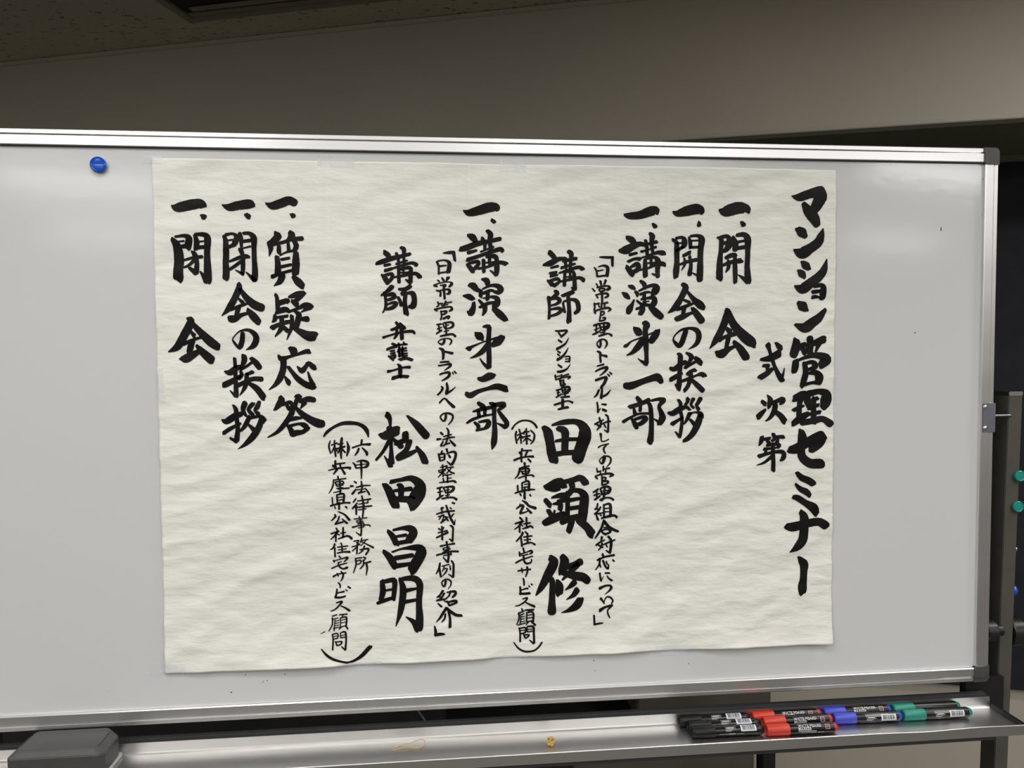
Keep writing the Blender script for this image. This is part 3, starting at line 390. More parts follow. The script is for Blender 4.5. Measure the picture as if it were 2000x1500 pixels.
115 70 42 150 100 46 160 130 38;30 185 30 90 165 42 200 130 40 290 110 34 380 85 28;115 205 28 170 195 24;120 260 32 190 240 28;85 305 24 125 350 46 145 390 38;110 310 26 190 295 32 190 340 34 155 380 32;285 20 28 315 40 40 315 120 28 320 200 26;235 80 28 255 120 28 260 200 26;240 115 26 370 90 32;235 190 22 350 155 18;190 240 18 300 205 26 400 180 28 445 200 38;260 240 30 265 380 32;265 250 26 380 230 32 385 290 38 385 380 38;380 385 36 335 355 16;310 220 24 310 310 20;260 285 15 370 277 16;210 330 18 300 315 26 430 290 32 480 325 42
190 430 42 150 470 36 80 520 18;110 490 24 125 560 28 125 640 28 95 700 12;130 520 22 200 507 38 215 540 36 150 567 26;130 622 14 190 597 26 240 602 32 200 645 36 135 665 24;265 455 24 330 455 36 380 425 38;330 460 32 290 500 24;255 540 28 280 590 32 285 625 28;290 520 12 350 497 22 408 502 46 425 570 44 410 630 54 370 637 28;335 490 36 325 600 38 340 708 48
235 805 28 255 840 28 190 885 18;185 880 24 250 857 28 300 840 28;275 820 32 320 862 34;100 960 24 160 940 18 290 905 22 400 895 28 425 915 24;240 880 28 240 930 28 215 970 18;290 870 36 295 970 36
195 1025 24 225 1040 28;140 1085 24 190 1065 26 240 1055 22;175 1105 18 215 1095 20;175 1130 16 220 1120 18;155 1155 18 190 1180 28 205 1200 18;180 1155 18 225 1145 25 215 1175 22;235 1040 18 345 1030 20;260 1020 18 265 1060 18;310 1010 18 330 1035 14;270 1065 18 250 1110 18;260 1085 20 340 1070 18;300 1060 18 300 1150 22;265 1103 18 345 1097 17;265 1127 18 350 1127 17;270 1152 20 350 1150 16;265 1070 18 265 1160 20;255 1188 11 320 1170 20;275 1195 22 340 1178 28 400 1195 28
150 1315 28 200 1305 18 300 1275 18 375 1270 28;250 1240 14 275 1268 36 275 1370 34;200 1385 34 270 1367 28 355 1370 30
>c13 720 800 3.41
125 35 34 140 60 26 145 110 14;75 165 20 110 172 46 185 140 52;140 125 36 150 250 20 150 355 38;145 372 28 105 310 8;135 210 22 95 280 18 50 335 14;165 195 18 215 245 32;258 42 14 320 100 38 382 172 44;245 160 36 245 195 36;180 225 24 255 200 28;270 215 34 250 270 28 200 315 32;198 320 36 270 295 28 320 270 18;320 250 18 355 300 34 375 345 38
108 500 28 135 540 42 165 610 46 180 638 44;150 480 24 210 467 22 285 457 32 340 500 56 330 560 76 290 625 70;195 500 18 215 515 34 215 600 26;170 540 17 280 527 26;175 595 30 290 598 36
130 808 20 160 840 32 185 890 32;165 800 14 230 787 22 280 792 40 298 820 46 270 868 42;185 842 15 250 832 20;180 888 22 270 872 24;102 942 22 140 980 38 175 1040 38;158 945 12 230 922 14 330 917 40 350 950 56 310 1030 56 290 1065 52;180 985 26 290 967 24;185 1038 28 280 1025 22
90 1140 24 95 1210 32 80 1270 24;95 1145 22 160 1132 26 175 1150 28 165 1262 24;100 1205 14 160 1195 14;60 1290 18 110 1270 22 165 1252 18;210 1125 20 230 1200 36 215 1330 32 182 1438 6;225 1125 22 300 1122 32 340 1160 36 335 1280 32 340 1380 40 335 1445 46;325 1455 36 300 1410 28 250 1378 8;240 1205 26 320 1190 14;240 1280 22 320 1265 18
>c14 620 810 6
75 255 15 110 205 30 190 145 27 280 105 34 370 95 38 470 105 34 540 140 40 580 190 40 597 258 15
>c15 620 810 6
150 305 12 135 370 20 155 450 16;345 310 10 365 390 32 345 480 14;200 300 17 205 400 22 215 485 20;165 355 14 230 330 17;195 380 17 170 440 13;215 395 18 235 430 13;285 275 26 275 400 30 280 510 17;240 345 16 300 335 16;200 405 20 320 372 20;265 400 20 240 450 14;290 400 20 325 440 20
210 540 22 210 590 22;220 577 16 320 565 16;185 600 30 210 610 22;210 600 26 225 650 20;265 570 20 270 620 18;130 650 12 220 630 17 375 618 22 378 635 20;230 640 26 190 695 14;280 625 18 320 690 26
240 720 17 245 755 18;190 765 14 335 745 14;190 760 14 180 840 17 140 915 10;210 790 17 225 830 16;215 785 14 300 780 16 295 820 16 230 835 13;220 812 11 290 805 11;240 868 13 370 857 18;190 910 10 280 888 14;262 760 18 270 920 20;225 860 10 300 850 10
230 935 18 235 1040 18;235 935 16 310 928 22 305 1030 22;245 965 11 300 960 11;245 1000 13 300 990 13;175 965 14 180 1050 14;155 1065 18 230 1045 20 320 1030 17 380 1030 20;255 1030 22 255 1105 20;205 1075 14 210 1095 17;330 1075 18 345 1090 19
245 1135 12 320 1170 20 375 1230 26;205 1170 18 215 1190 20;165 1240 12 215 1190 22;255 1190 18 245 1230 18 210 1280 18;210 1280 18 300 1255 18;290 1220 14 345 1270 24
220 1330 18 235 1360 18;160 1395 17 250 1365 18;235 1375 18 190 1430 18 155 1460 10;215 1400 20 215 1485 18;235 1400 14 260 1410 12;300 1325 20 300 1440 20;270 1390 12 330 1380 14;245 1455 14 350 1420 20 400 1450 28
>c14 620 810 6
520 295 22 515 340 22;410 385 18 520 350 18 615 345 28;485 395 22 470 435 22 440 475 12;525 385 14 575 440 28 580 470 24
415 560 12 440 590 22 450 625 18;460 550 12 530 537 22 590 560 28 582 600 28 545 620 18;445 590 11 570 577 11;455 625 16 560 615 14;510 540 22 515 650 22 515 750 12
430 780 14 455 795 20;390 835 24 420 835 17;410 925 24 430 900 22 450 870 12;515 780 17 520 830 20;455 850 14 530 830 18 620 825 12;525 840 20 515 890 17 480 920 17;450 880 12 560 865 10;485 915 20 560 897 14;560 860 12 590 900 20 610 935 18
450 985 18 420 1025 14;465 1035 17 410 1100 18;455 1065 22 455 1165 20;470 1010 14 625 985 17;485 1047 12 595 1028 13;595 1000 14 580 1040 10;440 1087 14 540 1077 17 635 1068 17;480 1115 12 570 1100 12;520 950 18 540 1060 22 530 1195 18
490 1190 14 495 1220 14;430 1220 12 580 1205 12;460 1240 13 470 1260 13 535 1250 13;465 1238 9 530 1230 9;470 1280 12 540 1268 13;410 1320 18 500 1297 14 600 1290 14 620 1305 14;480 1327 12 545 1312 12;545 1268 12 545 1310 12;500 1215 18 515 1330 18 510 1410 20;505 1415 18 455 1380 12
>c15 620 1040 5.77
195 130 20 180 170 16 150 190 12;195 170 18 200 270 18;265 120 18 275 140 14;225 165 12 340 150 14;275 150 16 280 220 16;235 195 11 325 182 11;225 230 14 290 217 16 365 215 22
245 265 17 265 285 14;185 315 20 190 330 17;200 315 11 270 295 11 340 277 20 330 300 18 300 330 10;230 340 11 270 327 10;160 405 14 240 370 14 330 345 12;235 345 16 245 385 17 290 410 18 335 395 24
180 495 20 230 470 14 320 455 14;220 460 12 235 490 14;265 440 14 290 470 20 280 520 17 260 550 8
235 565 14 255 590 17 255 620 14
220 640 17 215 690 20 200 730 20;220 682 12 300 665 18;205 730 20 260 730 20 315 715 17;320 645 14 335 655 14;345 610 17 370 625 19
215 790 14 280 775 20 250 815 17 200 865 14 150 885 10;265 825 12 310 845 18 360 880 24
170 940 13 220 925 11;170 960 16 170 1030 14 130 1105 10;175 975 10 235 960 10;200 980 10 190 1100 13;205 995 9 245 985 9;205 1020 9 245 1010 9;205 1045 9 245 1035 9;180 1075 11 250 1060 9;250 925 13 335 918 14;290 930 11 275 955 11;260 960 13 262 1050 11;265 960 11 320 950 16 330 975 18 325 1050 18;270 985 9 320 975 9;270 1015 9 320 1005 9;255 1060 11 320 1045 11;270 1060 13 245 1085 11;320 1050 16 345 1080 17
170 1140 14 180 1200 16 175 1310 17;175 1140 13 230 1130 13 230 1180 14 190 1190 11;180 1165 9 225 1155 9;260 1130 11 265 1180 13;262 1125 11 315 1115 20 325 1200 18 318 1310 20;315 1315 18 275 1280 12;268 1155 9 310 1145 9;268 1180 11 315 1170 11;205 1220 13 225 1265 18;215 1225 13 278 1222 15 265 1250 15 230 1265 13
38 1135 4 85 1112 10
>c14 620 1040 5.77
410 97 13 470 87 13 445 115 13;440 112 11 470 125 13;390 160 12 480 132 12;450 130 17 445 235 17;440 165 14 395 205 12;500 60 13 485 110 12;500 87 11 570 75 11;545 90 11 490 145 10;500 100 12 560 130 14 630 165 20;480 192 12 570 178 20 575 200 18 545 245 17;530 150 17 510 200 17 465 235 10
425 292 12 500 280 14;430 305 17 435 360 17 405 455 10;435 322 11 490 312 15 480 350 13 440 360 11;520 275 16 545 285 14;515 310 16 520 360 18 480 410 12;540 290 14 515 330 12;530 345 14 600 325 18;550 340 20 560 400 20 550 480 10
50 1305 12 110 1370 24 180 1415 24 280 1445 20 360 1455 22 440 1425 27 510 1375 36 570 1310 38 597 1283 36
>c16 510 380 5
45 85 12 110 110 60 200 85 70 270 60 66 325 80 62;300 195 30 315 210 42
140 378 34 165 410 62 120 450 46 70 480 28;75 470 34 95 520 42 80 600 10;110 490 28 220 465 28 300 438 32 400 430 38;175 505 32 175 555 38 185 575 28;285 375 42 300 400 58 268 435 30;320 450 34 345 500 42 330 540 38;265 470 26 270 540 32;185 597 12 240 565 18 330 545 24;155 612 38 165 680 46 165 770 52;200 635 26 275 620 24;200 705 28 290 685 24;110 800 34 200 768 26 310 737 26;340 570 44 340 680 60 335 770 56;205 800 52 180 850 46 125 890 8;320 808 38 360 850 60 402 892 52
140 978 28 155 1010 32 165 1120 38;175 1060 42 250 1037 42 262 1045 38;160 1140 46 240 1122 44 270 1140 32;275 1000 24 350 977 50 420 960 36;410 968 42 370 1012 38 325 1048 34;305 1040 32 350 1075 46;270 1145 22 360 1112 26 430 1082 46 475 1095 56;475 1095 55 430 1125 28 390 1150 8;135 1178 28 135 1220 38 110 1245 14;150 1200 22 255 1187 28;112 1300 42 180 1268 32 290 1245 22;200 1200 36 200 1300 42 140 1385 12;215 1290 32 260 1330 38;300 1187 32 300 1290 34 255 1415 10;240 1235 17 300 1230 17;330 1142 20 370 1175 46 355 1250 46 340 1310 38;385 1215 28 450 1215 48;330 1310 32 400 1350 56 470 1382 76 515 1382 76
>c16 510 640 6.246
355 250 42 395 280 80 400 318 62;215 340 28 250 380 55 340 355 32 450 322 32 550 290 46 585 290 50;275 390 62 270 500 62 240 600 66 180 690 44 100 755 12;295 600 25 330 655 50 345 678 46;335 482 38 380 540 42 460 630 56 560 697 62 625 705 84;640 700 46 605 630 38 575 540 20;445 475 20 500 525 56 550 470 42 580 435 46 640 480 56 658 498 42
240 855 52 250 890 70 210 950 56 170 1000 28;260 940 32 350 910 42 380 932 40;320 955 36 345 985 46;425 835 36 465 845 62 430 900 46 415 960 42;480 900 36 570 870 56 645 880 52;530 910 55 485 980 18;390 960 56 370 1050 56 300 1160 52 200 1270 38 85 1335 14;420 970 34 500 1050 56 600 1120 70 700 1165 84 745 1170 76;355 1120 38 430 1102 42 500 1102 18;320 1185 28 360 1240 50 388 1298 64;345 1200 34 460 1172 30 530 1190 54 565 1220 46;568 1225 48 510 1270 44 430 1282 58 390 1300 55
>c17 420 380 5.773
85 120 15 160 145 66 260 125 80 380 110 86 408 120 76;355 230 42 382 252 50
100 470 32 120 520 46 125 640 56 120 780 56 125 870 62 120 938 62;120 455 32 200 442 26 245 480 50 225 548 54;130 520 18 200 510 18;150 597 28 220 562 44;280 442 38 295 500 42 300 590 28;325 440 32 390 440 36 440 490 56 440 600 46 445 750 46 450 870 56 445 955 56;440 960 46 350 875 14;310 530 32 420 515 32;300 610 14 400 585 20;290 622 44 305 660 42;165 752 24 270 712 36 350 697 42 385 705 28;315 680 42 315 800 42 310 885 38;310 895 32 230 850 12;290 755 32 230 800 32 170 840 28
265 1010 42 270 1050 56 225 1160 60 160 1280 55 80 1365 10;285 1070 36 350 1160 56 440 1240 74 525 1275 74;265 1172 22 310 1215 38;180 1300 28 270 1260 32 370 1227 22;265 1272 46 245 1350 42;175 1400 64 220 1400 64 300 1357 38 360 1340 32;370 1300 38 430 1370 70 488 1435 62
>c17 420 620 5.773
315 180 42 305 260 46 285 325 48 265 340 30 215 280 24 200 245 12 230 200 12 290 152 18 380 142 32 450 190 48 465 250 56 430 320 50 350 365 8
110 610 20 170 620 56 240 572 54 290 547 28;220 465 34 225 530 34 230 640 38 235 770 42 240 878 48;230 885 32 170 825 12;105 760 55 190 720 52 290 655 32;325 435 48 330 480 54 300 560 32;290 580 34 340 560 26 420 502 28;410 462 38 460 510 55 500 563 52;285 610 32 305 645 32 275 690 30;420 615 38 360 640 28;250 770 42 350 722 40 430 692 42 525 695 46;355 640 40 355 720 46 330 800 38 280 878 10;380 742 32 470 800 56 548 898 60
80 1155 20 130 1170 56 230 1110 60 300 1087 46;210 990 25 240 1040 42 245 1130 42 260 1250 42 245 1385 50;240 1400 36 175 1360 24;105 1300 38 180 1250 38 290 1195 24;340 968 54 320 1030 46 330 1070 38 355 1105 28;430 972 42 382 1038 38 430 1093 38;500 955 38 480 1010 46 452 1042 28 490 1083 42;390 1122 42 340 1220 42 290 1280 24;400 1130 32 520 1112 32 553 1160 55;530 1130 46 500 1230 56 430 1340 60 340 1430 38 262 1480 8;378 1205 24 440 1265 46
>c18 310 380 4.285
112 95 15 160 110 60 280 85 70 345 77 62 368 90 56;370 187 36 385 190 38
118 375 28 155 430 55 170 540 66 165 620 66 165 695 70;145 355 18 220 347 26 255 370 46 245 440 46;165 395 11 215 390 14;195 435 26 240 430 36;305 340 24 320 400 38 310 455 32;310 335 22 380 337 32 410 370 46 405 500 42 410 620 50 410 715 55;400 720 46 350 645 14;325 395 13 385 390 13;320 445 26 390 437 26;275 475 15 300 500 36 320 570 32 315 648 38;310 655 36 260 615 24;205 550 17 290 527 22 360 520 26;300 545 28 255 590 22 215 608 17
260 1040 40 270 1070 54 220 1170 56 160 1270 50 85 1315 12;290 1085 32 370 1170 50 440 1235 60 492 1272 52;275 1150 22 300 1180 32;210 1250 28 300 1212 22 380 1190 18;280 1225 44 260 1310 42;195 1370 34 235 1370 60 320 1322 38 350 1302 28;320 1265 24 370 1320 50 438 1382 60
"""

# ================================================================== room (structure)
# beam face above the board with its dark underside, lower wall in the recess
struct(box('wall_front', (-4.6, 0.982, 0.318), (6.6, 1.02, ZC), M_wall, ax=ROOM_AX), 'beige painted beam face above the whiteboard')
struct(box('trim_1', (-4.6, 0.979, 0.306), (6.6, 1.03, 0.319), M_trim, ax=ROOM_AX, bevel=0.002), 'thin beige bead along the lower edge of the beam')
struct(box('trim_2', (-4.6, 0.968, ZC - 0.014), (6.6, 0.983, ZC - 0.001), M_trim, ax=ROOM_AX, bevel=0.003), 'narrow cornice between ceiling and beam')
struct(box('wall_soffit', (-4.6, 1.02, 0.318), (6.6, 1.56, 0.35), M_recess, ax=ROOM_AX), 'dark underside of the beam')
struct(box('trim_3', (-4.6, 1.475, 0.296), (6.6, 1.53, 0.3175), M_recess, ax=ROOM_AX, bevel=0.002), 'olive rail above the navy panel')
struct(box('wall_back', (-4.6, 1.53, ZF), (6.6, 1.57, 0.318), M_wall, ax=ROOM_AX), 'beige lower wall behind the whiteboard')
struct(box('wall_left', (-4.64, -8.6, ZF), (-4.6, 1.57, ZC), M_wall2, ax=ROOM_AX))
struct(box('wall_right', (6.6, -8.6, ZF), (6.64, 1.57, ZC), M_wall2, ax=ROOM_AX))
struct(box('wall_rear', (-4.64, -8.64, ZF), (6.64, -8.6, ZC), M_wall2, ax=ROOM_AX))
struct(box('floor', (-4.64, -8.64, ZF - 0.05), (6.64, 1.57, ZF), M_floor, ax=ROOM_AX), 'grey carpet floor')
ceil = struct(box('ceiling', (-4.64, -8.64, ZC + 0.006), (6.64, 1.57, ZC + 0.05), M_ceil, ax=ROOM_AX), 'fissured acoustic tile ceiling')
# tiles: the run of boards along the beam; the joint at the far left shows in the photograph
joint = on_z(87, 101, ZC)
ju = joint.dot(U)
for k in range(-2, 4):
    for (n0, n1) in ((0.372, 0.982), (-0.24, 0.370)):
        a = ju + k * 1.82; b = a + 1.8185
        box('tile', (a, n0, ZC), (b, n1, ZC + 0.006), M_ceil, parent=ceil, ax=ROOM_AX)
box('tile', (-4.6, -8.6, ZC), (6.6, -0.242, ZC + 0.006), M_ceil, parent=ceil, ax=ROOM_AX)
# navy panel mounted on the recess wall, seen right of the board
nv = struct(box('wall_panel', (-4.4, 1.495, -1.53), (4.2, 1.53, 0.296), M_navy, ax=ROOM_AX, bevel=0.004), 'dark navy fabric panel on the wall behind the board')

# ------------------------------------------------------------------ ceiling vent
v0 = on_z(371, 40, ZC); vu0, vn0 = v0.dot(U), v0.dot(N)
vent = link('ceiling_vent', None, None, loc=v0)
tag(vent, 'long slot air vent with beige frame in the ceiling, top left', 'vent')
def vbox(name, u0, n0, z0, u1, n1, z1, M, bev=0.002, parent=vent):
    o = box(name, (vu0 + u0, vn0 + n0, ZC + z0), (vu0 + u1, vn0 + n1, ZC + z1), M, ax=ROOM_AX, bevel=bev)
    o.parent = parent; o.matrix_parent_inverse = Matrix.Translation(-v0); return o
L_ = 1.30; W_ = 0.215
vbox('frame', 0, -0.030, -0.010, L_, 0, 0.0, M_ventf); vbox('frame', 0, -W_, -0.010, L_, -W_ + 0.030, 0.0, M_ventf)
vbox('frame', 0, -W_ + .030, -0.010, 0.030, -0.030, 0.0, M_ventf); vbox('frame', L_ - 0.03, -W_ + .030, -0.010, L_, -0.030, 0.0, M_ventf)
vbox('inner_frame', 0.030, -0.055, -0.006, L_ - .03, -0.030, 0.0, M_ventf); vbox('inner_frame', 0.030, -W_ + .03, -0.006, L_ - .03, -W_ + .055, 0.0, M_ventf)
vbox('slot', 0.030, -W_ + .055, -0.0025, L_ - .03, -0.055, -0.001, M_vent_d, 0)
vbox('louvre_blade', 0.06, -0.095, -0.007, L_ - .06, -0.068, -0.004, M_ventf, 0.001)

# ================================================================== mobile whiteboard
WB = link('mobile_whiteboard', None, None, loc=(-0.9, 0.05, ZF))
tag(WB, 'large mobile whiteboard with aluminium frame, pen tray and dark steel stand', 'whiteboard')
def wpart(o):
    o.parent = WB; o.matrix_parent_inverse = Matrix.Translation(-Vector(WB.location)); return o
BY = 0.004                                                     # writing surface
XL, XR, ZT, ZB = -1.82, 0.0, 0.0, -0.911
wpart(box('writing_surface', (XL + .02, BY, ZB + .02), (XR - .02, 0.02, ZT - .02), M_board))
strip = [(0.022, 0.0), (0.0012, 0.0), (0.0, -0.0012), (0.0, -0.0068), (0.0008, -0.0076), (0.0035, -0.0078), (0.0035, -0.0088),
         (-0.0008, -0.0090), (-0.002, -0.0102), (-0.002, -0.0233), (-0.0008, -0.0245), (0.0045, -0.0248), (0.022, -0.0248)]
E_ = 0.027
ft = wpart(extrude_x('frame_rail', strip, XL, XR - E_, M_alu))
fb = wpart(extrude_x('frame_rail', [(y, ZB - z) for y, z in strip], XL, XR - E_, M_alu))
def swapper(x, y, z): return Vector((XR + z, y, x))
fr = wpart(extrude_x('frame_rail', strip, ZB + E_, ZT - E_, M_alu, fn=lambda x, y, z: Vector((XR + z, y, x))))
fl = wpart(extrude_x('frame_rail', strip, ZB, ZT, M_alu, fn=lambda x, y, z: Vector((XL - z, y, x))))
# shadow-gap grooves
gr_ = [(0.0032, -0.00775), (0.0032, -0.0089), (0.006, -0.0089), (0.006, -0.00775)]
wpart(extrude_x('groove', gr_, XL, XR - E_, M_groove)); 
wpart(extrude_x('groove', gr_, ZB + E_, ZT - E_, M_groove2, fn=lambda x, y, z: Vector((XR + z, y, x))))
wpart(extrude_x('edge_seal', [(0.001, -0.0247), (0.001, -0.0256), (0.005, -0.0256), (0.005, -0.0247)], XL, XR - E_, M_groove))
def corner(sz, z0):
    """plastic corner cap: outer rounded lip, groove and inner block"""
    def outline(off, r, n=7):
        pts = [(-E_ - .0006, 0 - off)]
        for k in range(n + 1):
            a = math.pi / 2 * (1 - k / n); pts.append((-off - r + r * math.cos(a), -off - r + r * math.sin(a)))
        pts += [(0 - off, -E_ - .0006), (-0.0243, -E_ - .0006), (-0.0243 - .0012, -0.0262), (-E_ - .0006, -0.0250)]
        return pts
    bm = bmesh.new()
    for off, r, y0, rr in ((-0.0006, 0.008, -0.0012, 1), (0.0085, 0.003, -0.0042, 1)):
        pts = outline(off, r)
        a = [bm.verts.new((XR + x, y0, z0 + sz * z)) for x, z in pts]; b = [bm.verts.new((XR + x, 0.023, z0 + sz * z)) for x, z in pts]
        bm.faces.new(a); bm.faces.new(b[::-1])
        for i in range(len(pts)): j = (i + 1) % len(pts); bm.faces.new((a[i], a[j], b[j], b[i]))
    return wpart(from_bm('corner_cap', bm, M_corner))
corner(1, ZT); corner(-1, ZB)
# pivot bracket with rivets
def zz(py, y=0.0): return on_y(1930, py, y).z
bk = wpart(box('pivot_bracket', (-0.0222, -0.0034, zz(844)), (0.0012, 0.004, zz(787)), M_bracket, bevel=0.0008))
for py in (795, 836):
    p = on_y(1924, py, -0.0034)
    r_ = lathe('rivet', [(0, .0036), (.0012, .0034), (.0024, .0022), (.0028, 0)], p, (0, -1, 0), M_chrome, seg=20); r_.parent = bk
    r_.matrix_parent_inverse = bk.matrix_parent_inverse.copy() if False else Matrix.Identity(4)
    r_.parent = bk; r_.matrix_parent_inverse = Matrix.Translation(-Vector(WB.location)) @ Matrix.Identity(4)
    r_.matrix_parent_inverse = Matrix.Identity(4)
wpart(lathe('pivot_pin', [(0, .0028), (.046, .0028)], (0.0, 0.02, -0.4528), (1, 0, 0), M_steelrod, seg=16))
# pen tray
def wav(x):    # small dents in the front lip towards the right end
    return -0.0016 * math.exp(-((x + 0.17) / 0.045) ** 2) + 0.0007 * math.exp(-((x + 0.07) / 0.04) ** 2)
tp = [(0.0012, -0.9385), (0.0, -0.9385), (-0.0003, -0.9530), (-0.0012, -0.9550), (-0.0032, -0.956), (-0.0772, -0.956), (-0.0783, -0.9500), (-0.0790, -0.9490),
      (-0.0802, -0.9490), (-0.0808, -0.9498), (-0.0808, -0.9655), (-0.0795, -0.9655), (-0.0790, -0.9573), (0.0012, -0.9573)]
xs = [-1.86 + 0.03 * i for i in range(61)]; xs = [x for x in xs if x < -0.3] + [-0.3 + 0.0101 * i for i in range(31)]
wpart(extrude_x('pen_tray', tp, 0, 0, M_tray, xs=xs, fn=lambda x, y, z: Vector((x, y, z + (wav(x) if y < -0.0775 and z > -0.951 else 0)))))
wpart(box('tray_end_cap', (0.0026, -0.0765, -0.9600), (0.0062, -0.003, -0.9475), M_black, bevel=0.001))
wpart(box('tray_rail', (-1.85, -0.0770, -0.9735), (-0.046, -0.046, -0.9575), M_steel_d, bevel=0.001))
wpart(box('cross_tube', (-1.87, 0.0030, -0.975), (0.003, 0.0180, -0.9348), M_steel_d, bevel=0.003))
wpart(box('tray_bracket', (-0.030, 0.0185, -0.985), (0.0455, 0.0330, -0.9130), M_black, bevel=0.002))
# posts
def post(x_off=0.0, mirror=False):
    zt, zb = -0.4185, ZF + 0.09
    def c(z):  # front left corner at height z (the post leans back a little)
        t = (-0.42 - z) / 0.67
        return 0.0432 + 0.003 * t + x_off, 0.02 + 0.02 * t
    bm = bmesh.new(); vs = []
    for z in (zt, zb):
        x, y = c(z)
        for dx, dy in ((0, 0), (0.0258, 0), (0.0258, 0.037), (0, 0.037)): vs.append(bm.verts.new((x + dx, y + dy, z)))
    for f in ((0, 1, 2, 3), (7, 6, 5, 4), (0, 4, 5, 1), (1, 5, 6, 2), (2, 6, 7, 3), (3, 7, 4, 0)): bm.faces.new([vs[i] for i in f])
    bmesh.ops.bevel(bm, geom=[e for e in bm.edges], offset=0.0012, segments=2, affect='EDGES')
    p = wpart(from_bm('post', bm, M_steel))
    x, y = c(zt)
    k = box('post_cap', (x + .0002, y - .0006, zt), (x + .0262, y + .0375, zt + .0075), M_chrome, bevel=0.001); k.parent = p
    x, y = c(zb)
    wpart(box('foot', (x - .007, y - 0.26, ZF + 0.05), (x + .033, y + 0.30, ZF + 0.09), M_steel, bevel=0.004))
    for dy in (-.22, .26):
        wpart(lathe('caster', [(-.012, .012), (-.012, .024), (.012, .024), (.012, .012)], (x + .013, y + dy, ZF + 0.0245), (1, 0, 0), M_black, seg=24))
        wpart(box('caster_stem', (x + .007, y + dy - .006, ZF + .03), (x + .019, y + dy + .006, ZF + .055), M_black))
post(); post(-1.90)
wpart(lathe('clamp_knob', [(0, 0), (0, .0175), (.002, .0190), (.018, .0190), (.020, .0175), (.022, .010), (.034, .010), (.034, 0)], (0.0075, 0.026, -0.8330), (1, 0, 0), M_black, seg=28))
wpart(lathe('clamp_knob', [(0, 0), (0, .0235), (.002, .025), (.022, .025), (.024, .0235), (.024, .006), (.040, .006), (.040, 0)], (0.0735, 0.052, -0.846), (1, 0, 0), M_black, seg=28))
wpart(lathe('bolt', [(0, 0), (0, .0035), (.006, .0035), (.006, 0)], (0.0695, 0.036, -0.692), (1, 0, 0), M_chrome, seg=16))
# pen marks left on the enamel
pm = on_y(1838, 447, BY)
bm = bmesh.new(); box_bm(bm, (pm.x - .0007, BY - .0004, pm.z - .003), (pm.x + .0007, BY + .001, pm.z + .003), .0003, 1)
box_bm(bm, (pm.x - .0011, BY - .0004, pm.z - .0033), (pm.x + .0011, BY + .001, pm.z - .001), .0005, 1)
wpart(from_bm('pen_mark', bm, M_matte))
bm = bmesh.new(); rr = random.Random(3)
for px, py in [(122, 287), (480, 1318), (514, 1331), (522, 1329), (556, 1317), (512, 1334), (210, 1350), (452, 1352), (1510, 312), (1739, 322), (1787, 650), (1345, 1296), (1160, 1290), (1162, 1310), (620, 1370), (805, 1360), (700, 1366), (1240, 1337), (1848, 1306), (1920, 350), (1921, 372), (1922, 390), (1919, 420), (1916, 705), (1912, 958)]:
    q = on_y(px, py, BY); s = rr.uniform(.0004, .0011)
    lathe_bm(bm, [(0, s), (.0003, s), (.0003, 0)], (q.x, BY, q.z), (0, -1, 0), 8)
sp = wpart(from_bm('pen_specks', bm, M_matte)); sp['kind'] = 'stuff'

# ================================================================== paper with brush writing
PX0, PX1, PZ0, PZ1 = -1.3685, -0.2855, -0.0405, -0.8315
TAPE_B = [(302, 340), (680, 745), (972, 1029), (1270, 1358)]   # pixels along the bottom edge
TAPE_T = [(285, 330), (622, 692), (975, 1027), (1610, 1650)]
def ux(px, py): return on_y(px, py, BY).x
tb = [ux((a + b) / 2, 1290) for a, b in TAPE_B]; tt = [ux((a + b) / 2, 315) for a, b in TAPE_T]
creases_v = [ux(1385, 500), ux(1303, 500), ux(1203, 500), ux(918, 800), ux(1073, 600), ux(640, 600)]
creases_h = [on_y(1000, 388, 0).z, on_y(1000, 800, 0).z, on_y(1400, 1228, 0).z]
def fb(x, z, sx, sz, seed, rot=0.22):
    c, s = math.cos(rot), math.sin(rot)
    X = c * x + s * z; Z = -s * x + c * z
    return noise.noise(Vector((X * sx, Z * sz, seed)))
def lift(x, z):
    h = 0.0014
    h += 0.0022 * fb(x, z, 4, 9, 1.3) + 0.0021 * fb(x, z, 9, 26, 5.1, .3) + 0.0014 * (1 - abs(fb(x, z, 7, 20, 9.7, .45)) * 2)
    h += 0.0012 * fb(x, z, 22, 50, 3.3, .1) + .0004 * fb(x, z, 40, 90, 2.1, -.2)
    for c in creases_v: h += 0.00035 * math.exp(-abs(x - c) / 0.0025)
    for c in creases_h: h += 0.0005 * math.exp(-abs(z - c) / 0.003)
    wb = 1.0
    for c in tb: wb *= 1 - math.exp(-((x - c) / 0.055) ** 2)
    h += (0.0085 * wb) * math.exp(-max(0, z - PZ1) / 0.022) * (0.7 + 0.6 * noise.noise(Vector((x * 5, 0, 4))))
    wt = 1.0
    for c in tt: wt *= 1 - math.exp(-((x - c) / 0.05) ** 2)
    h += 0.0022 * wt * math.exp(-max(0, PZ0 - z) / 0.015)
    e = min(x - PX0, PX1 - x); h += 0.0018 * math.exp(-max(0, e) / 0.008) * max(0, noise.noise(Vector((z * 7, 2, 1))) + .3)
    return max(h, 0.0004)
def edge_dx(z, sgn): return 0.0007 * noise.noise(Vector((z * 30, sgn, 0))) + 0.0004 * noise.noise(Vector((z * 90, sgn, 3)))
def paper_shape(fx, fz):
    """fractions -> board coordinates with slightly wavy torn edges"""
    z = PZ0 + (PZ1 - PZ0) * fz; x = PX0 + (PX1 - PX0) * fx
    x += edge_dx(z, 0) * (1 - fx) + edge_dx(z, 5) * fx
    z += 0.0006 * noise.noise(Vector((x * 25, 8, 1))) * (1 - fz) + 0.0006 * noise.noise(Vector((x * 25, 3, 1))) * fz
    return x, z
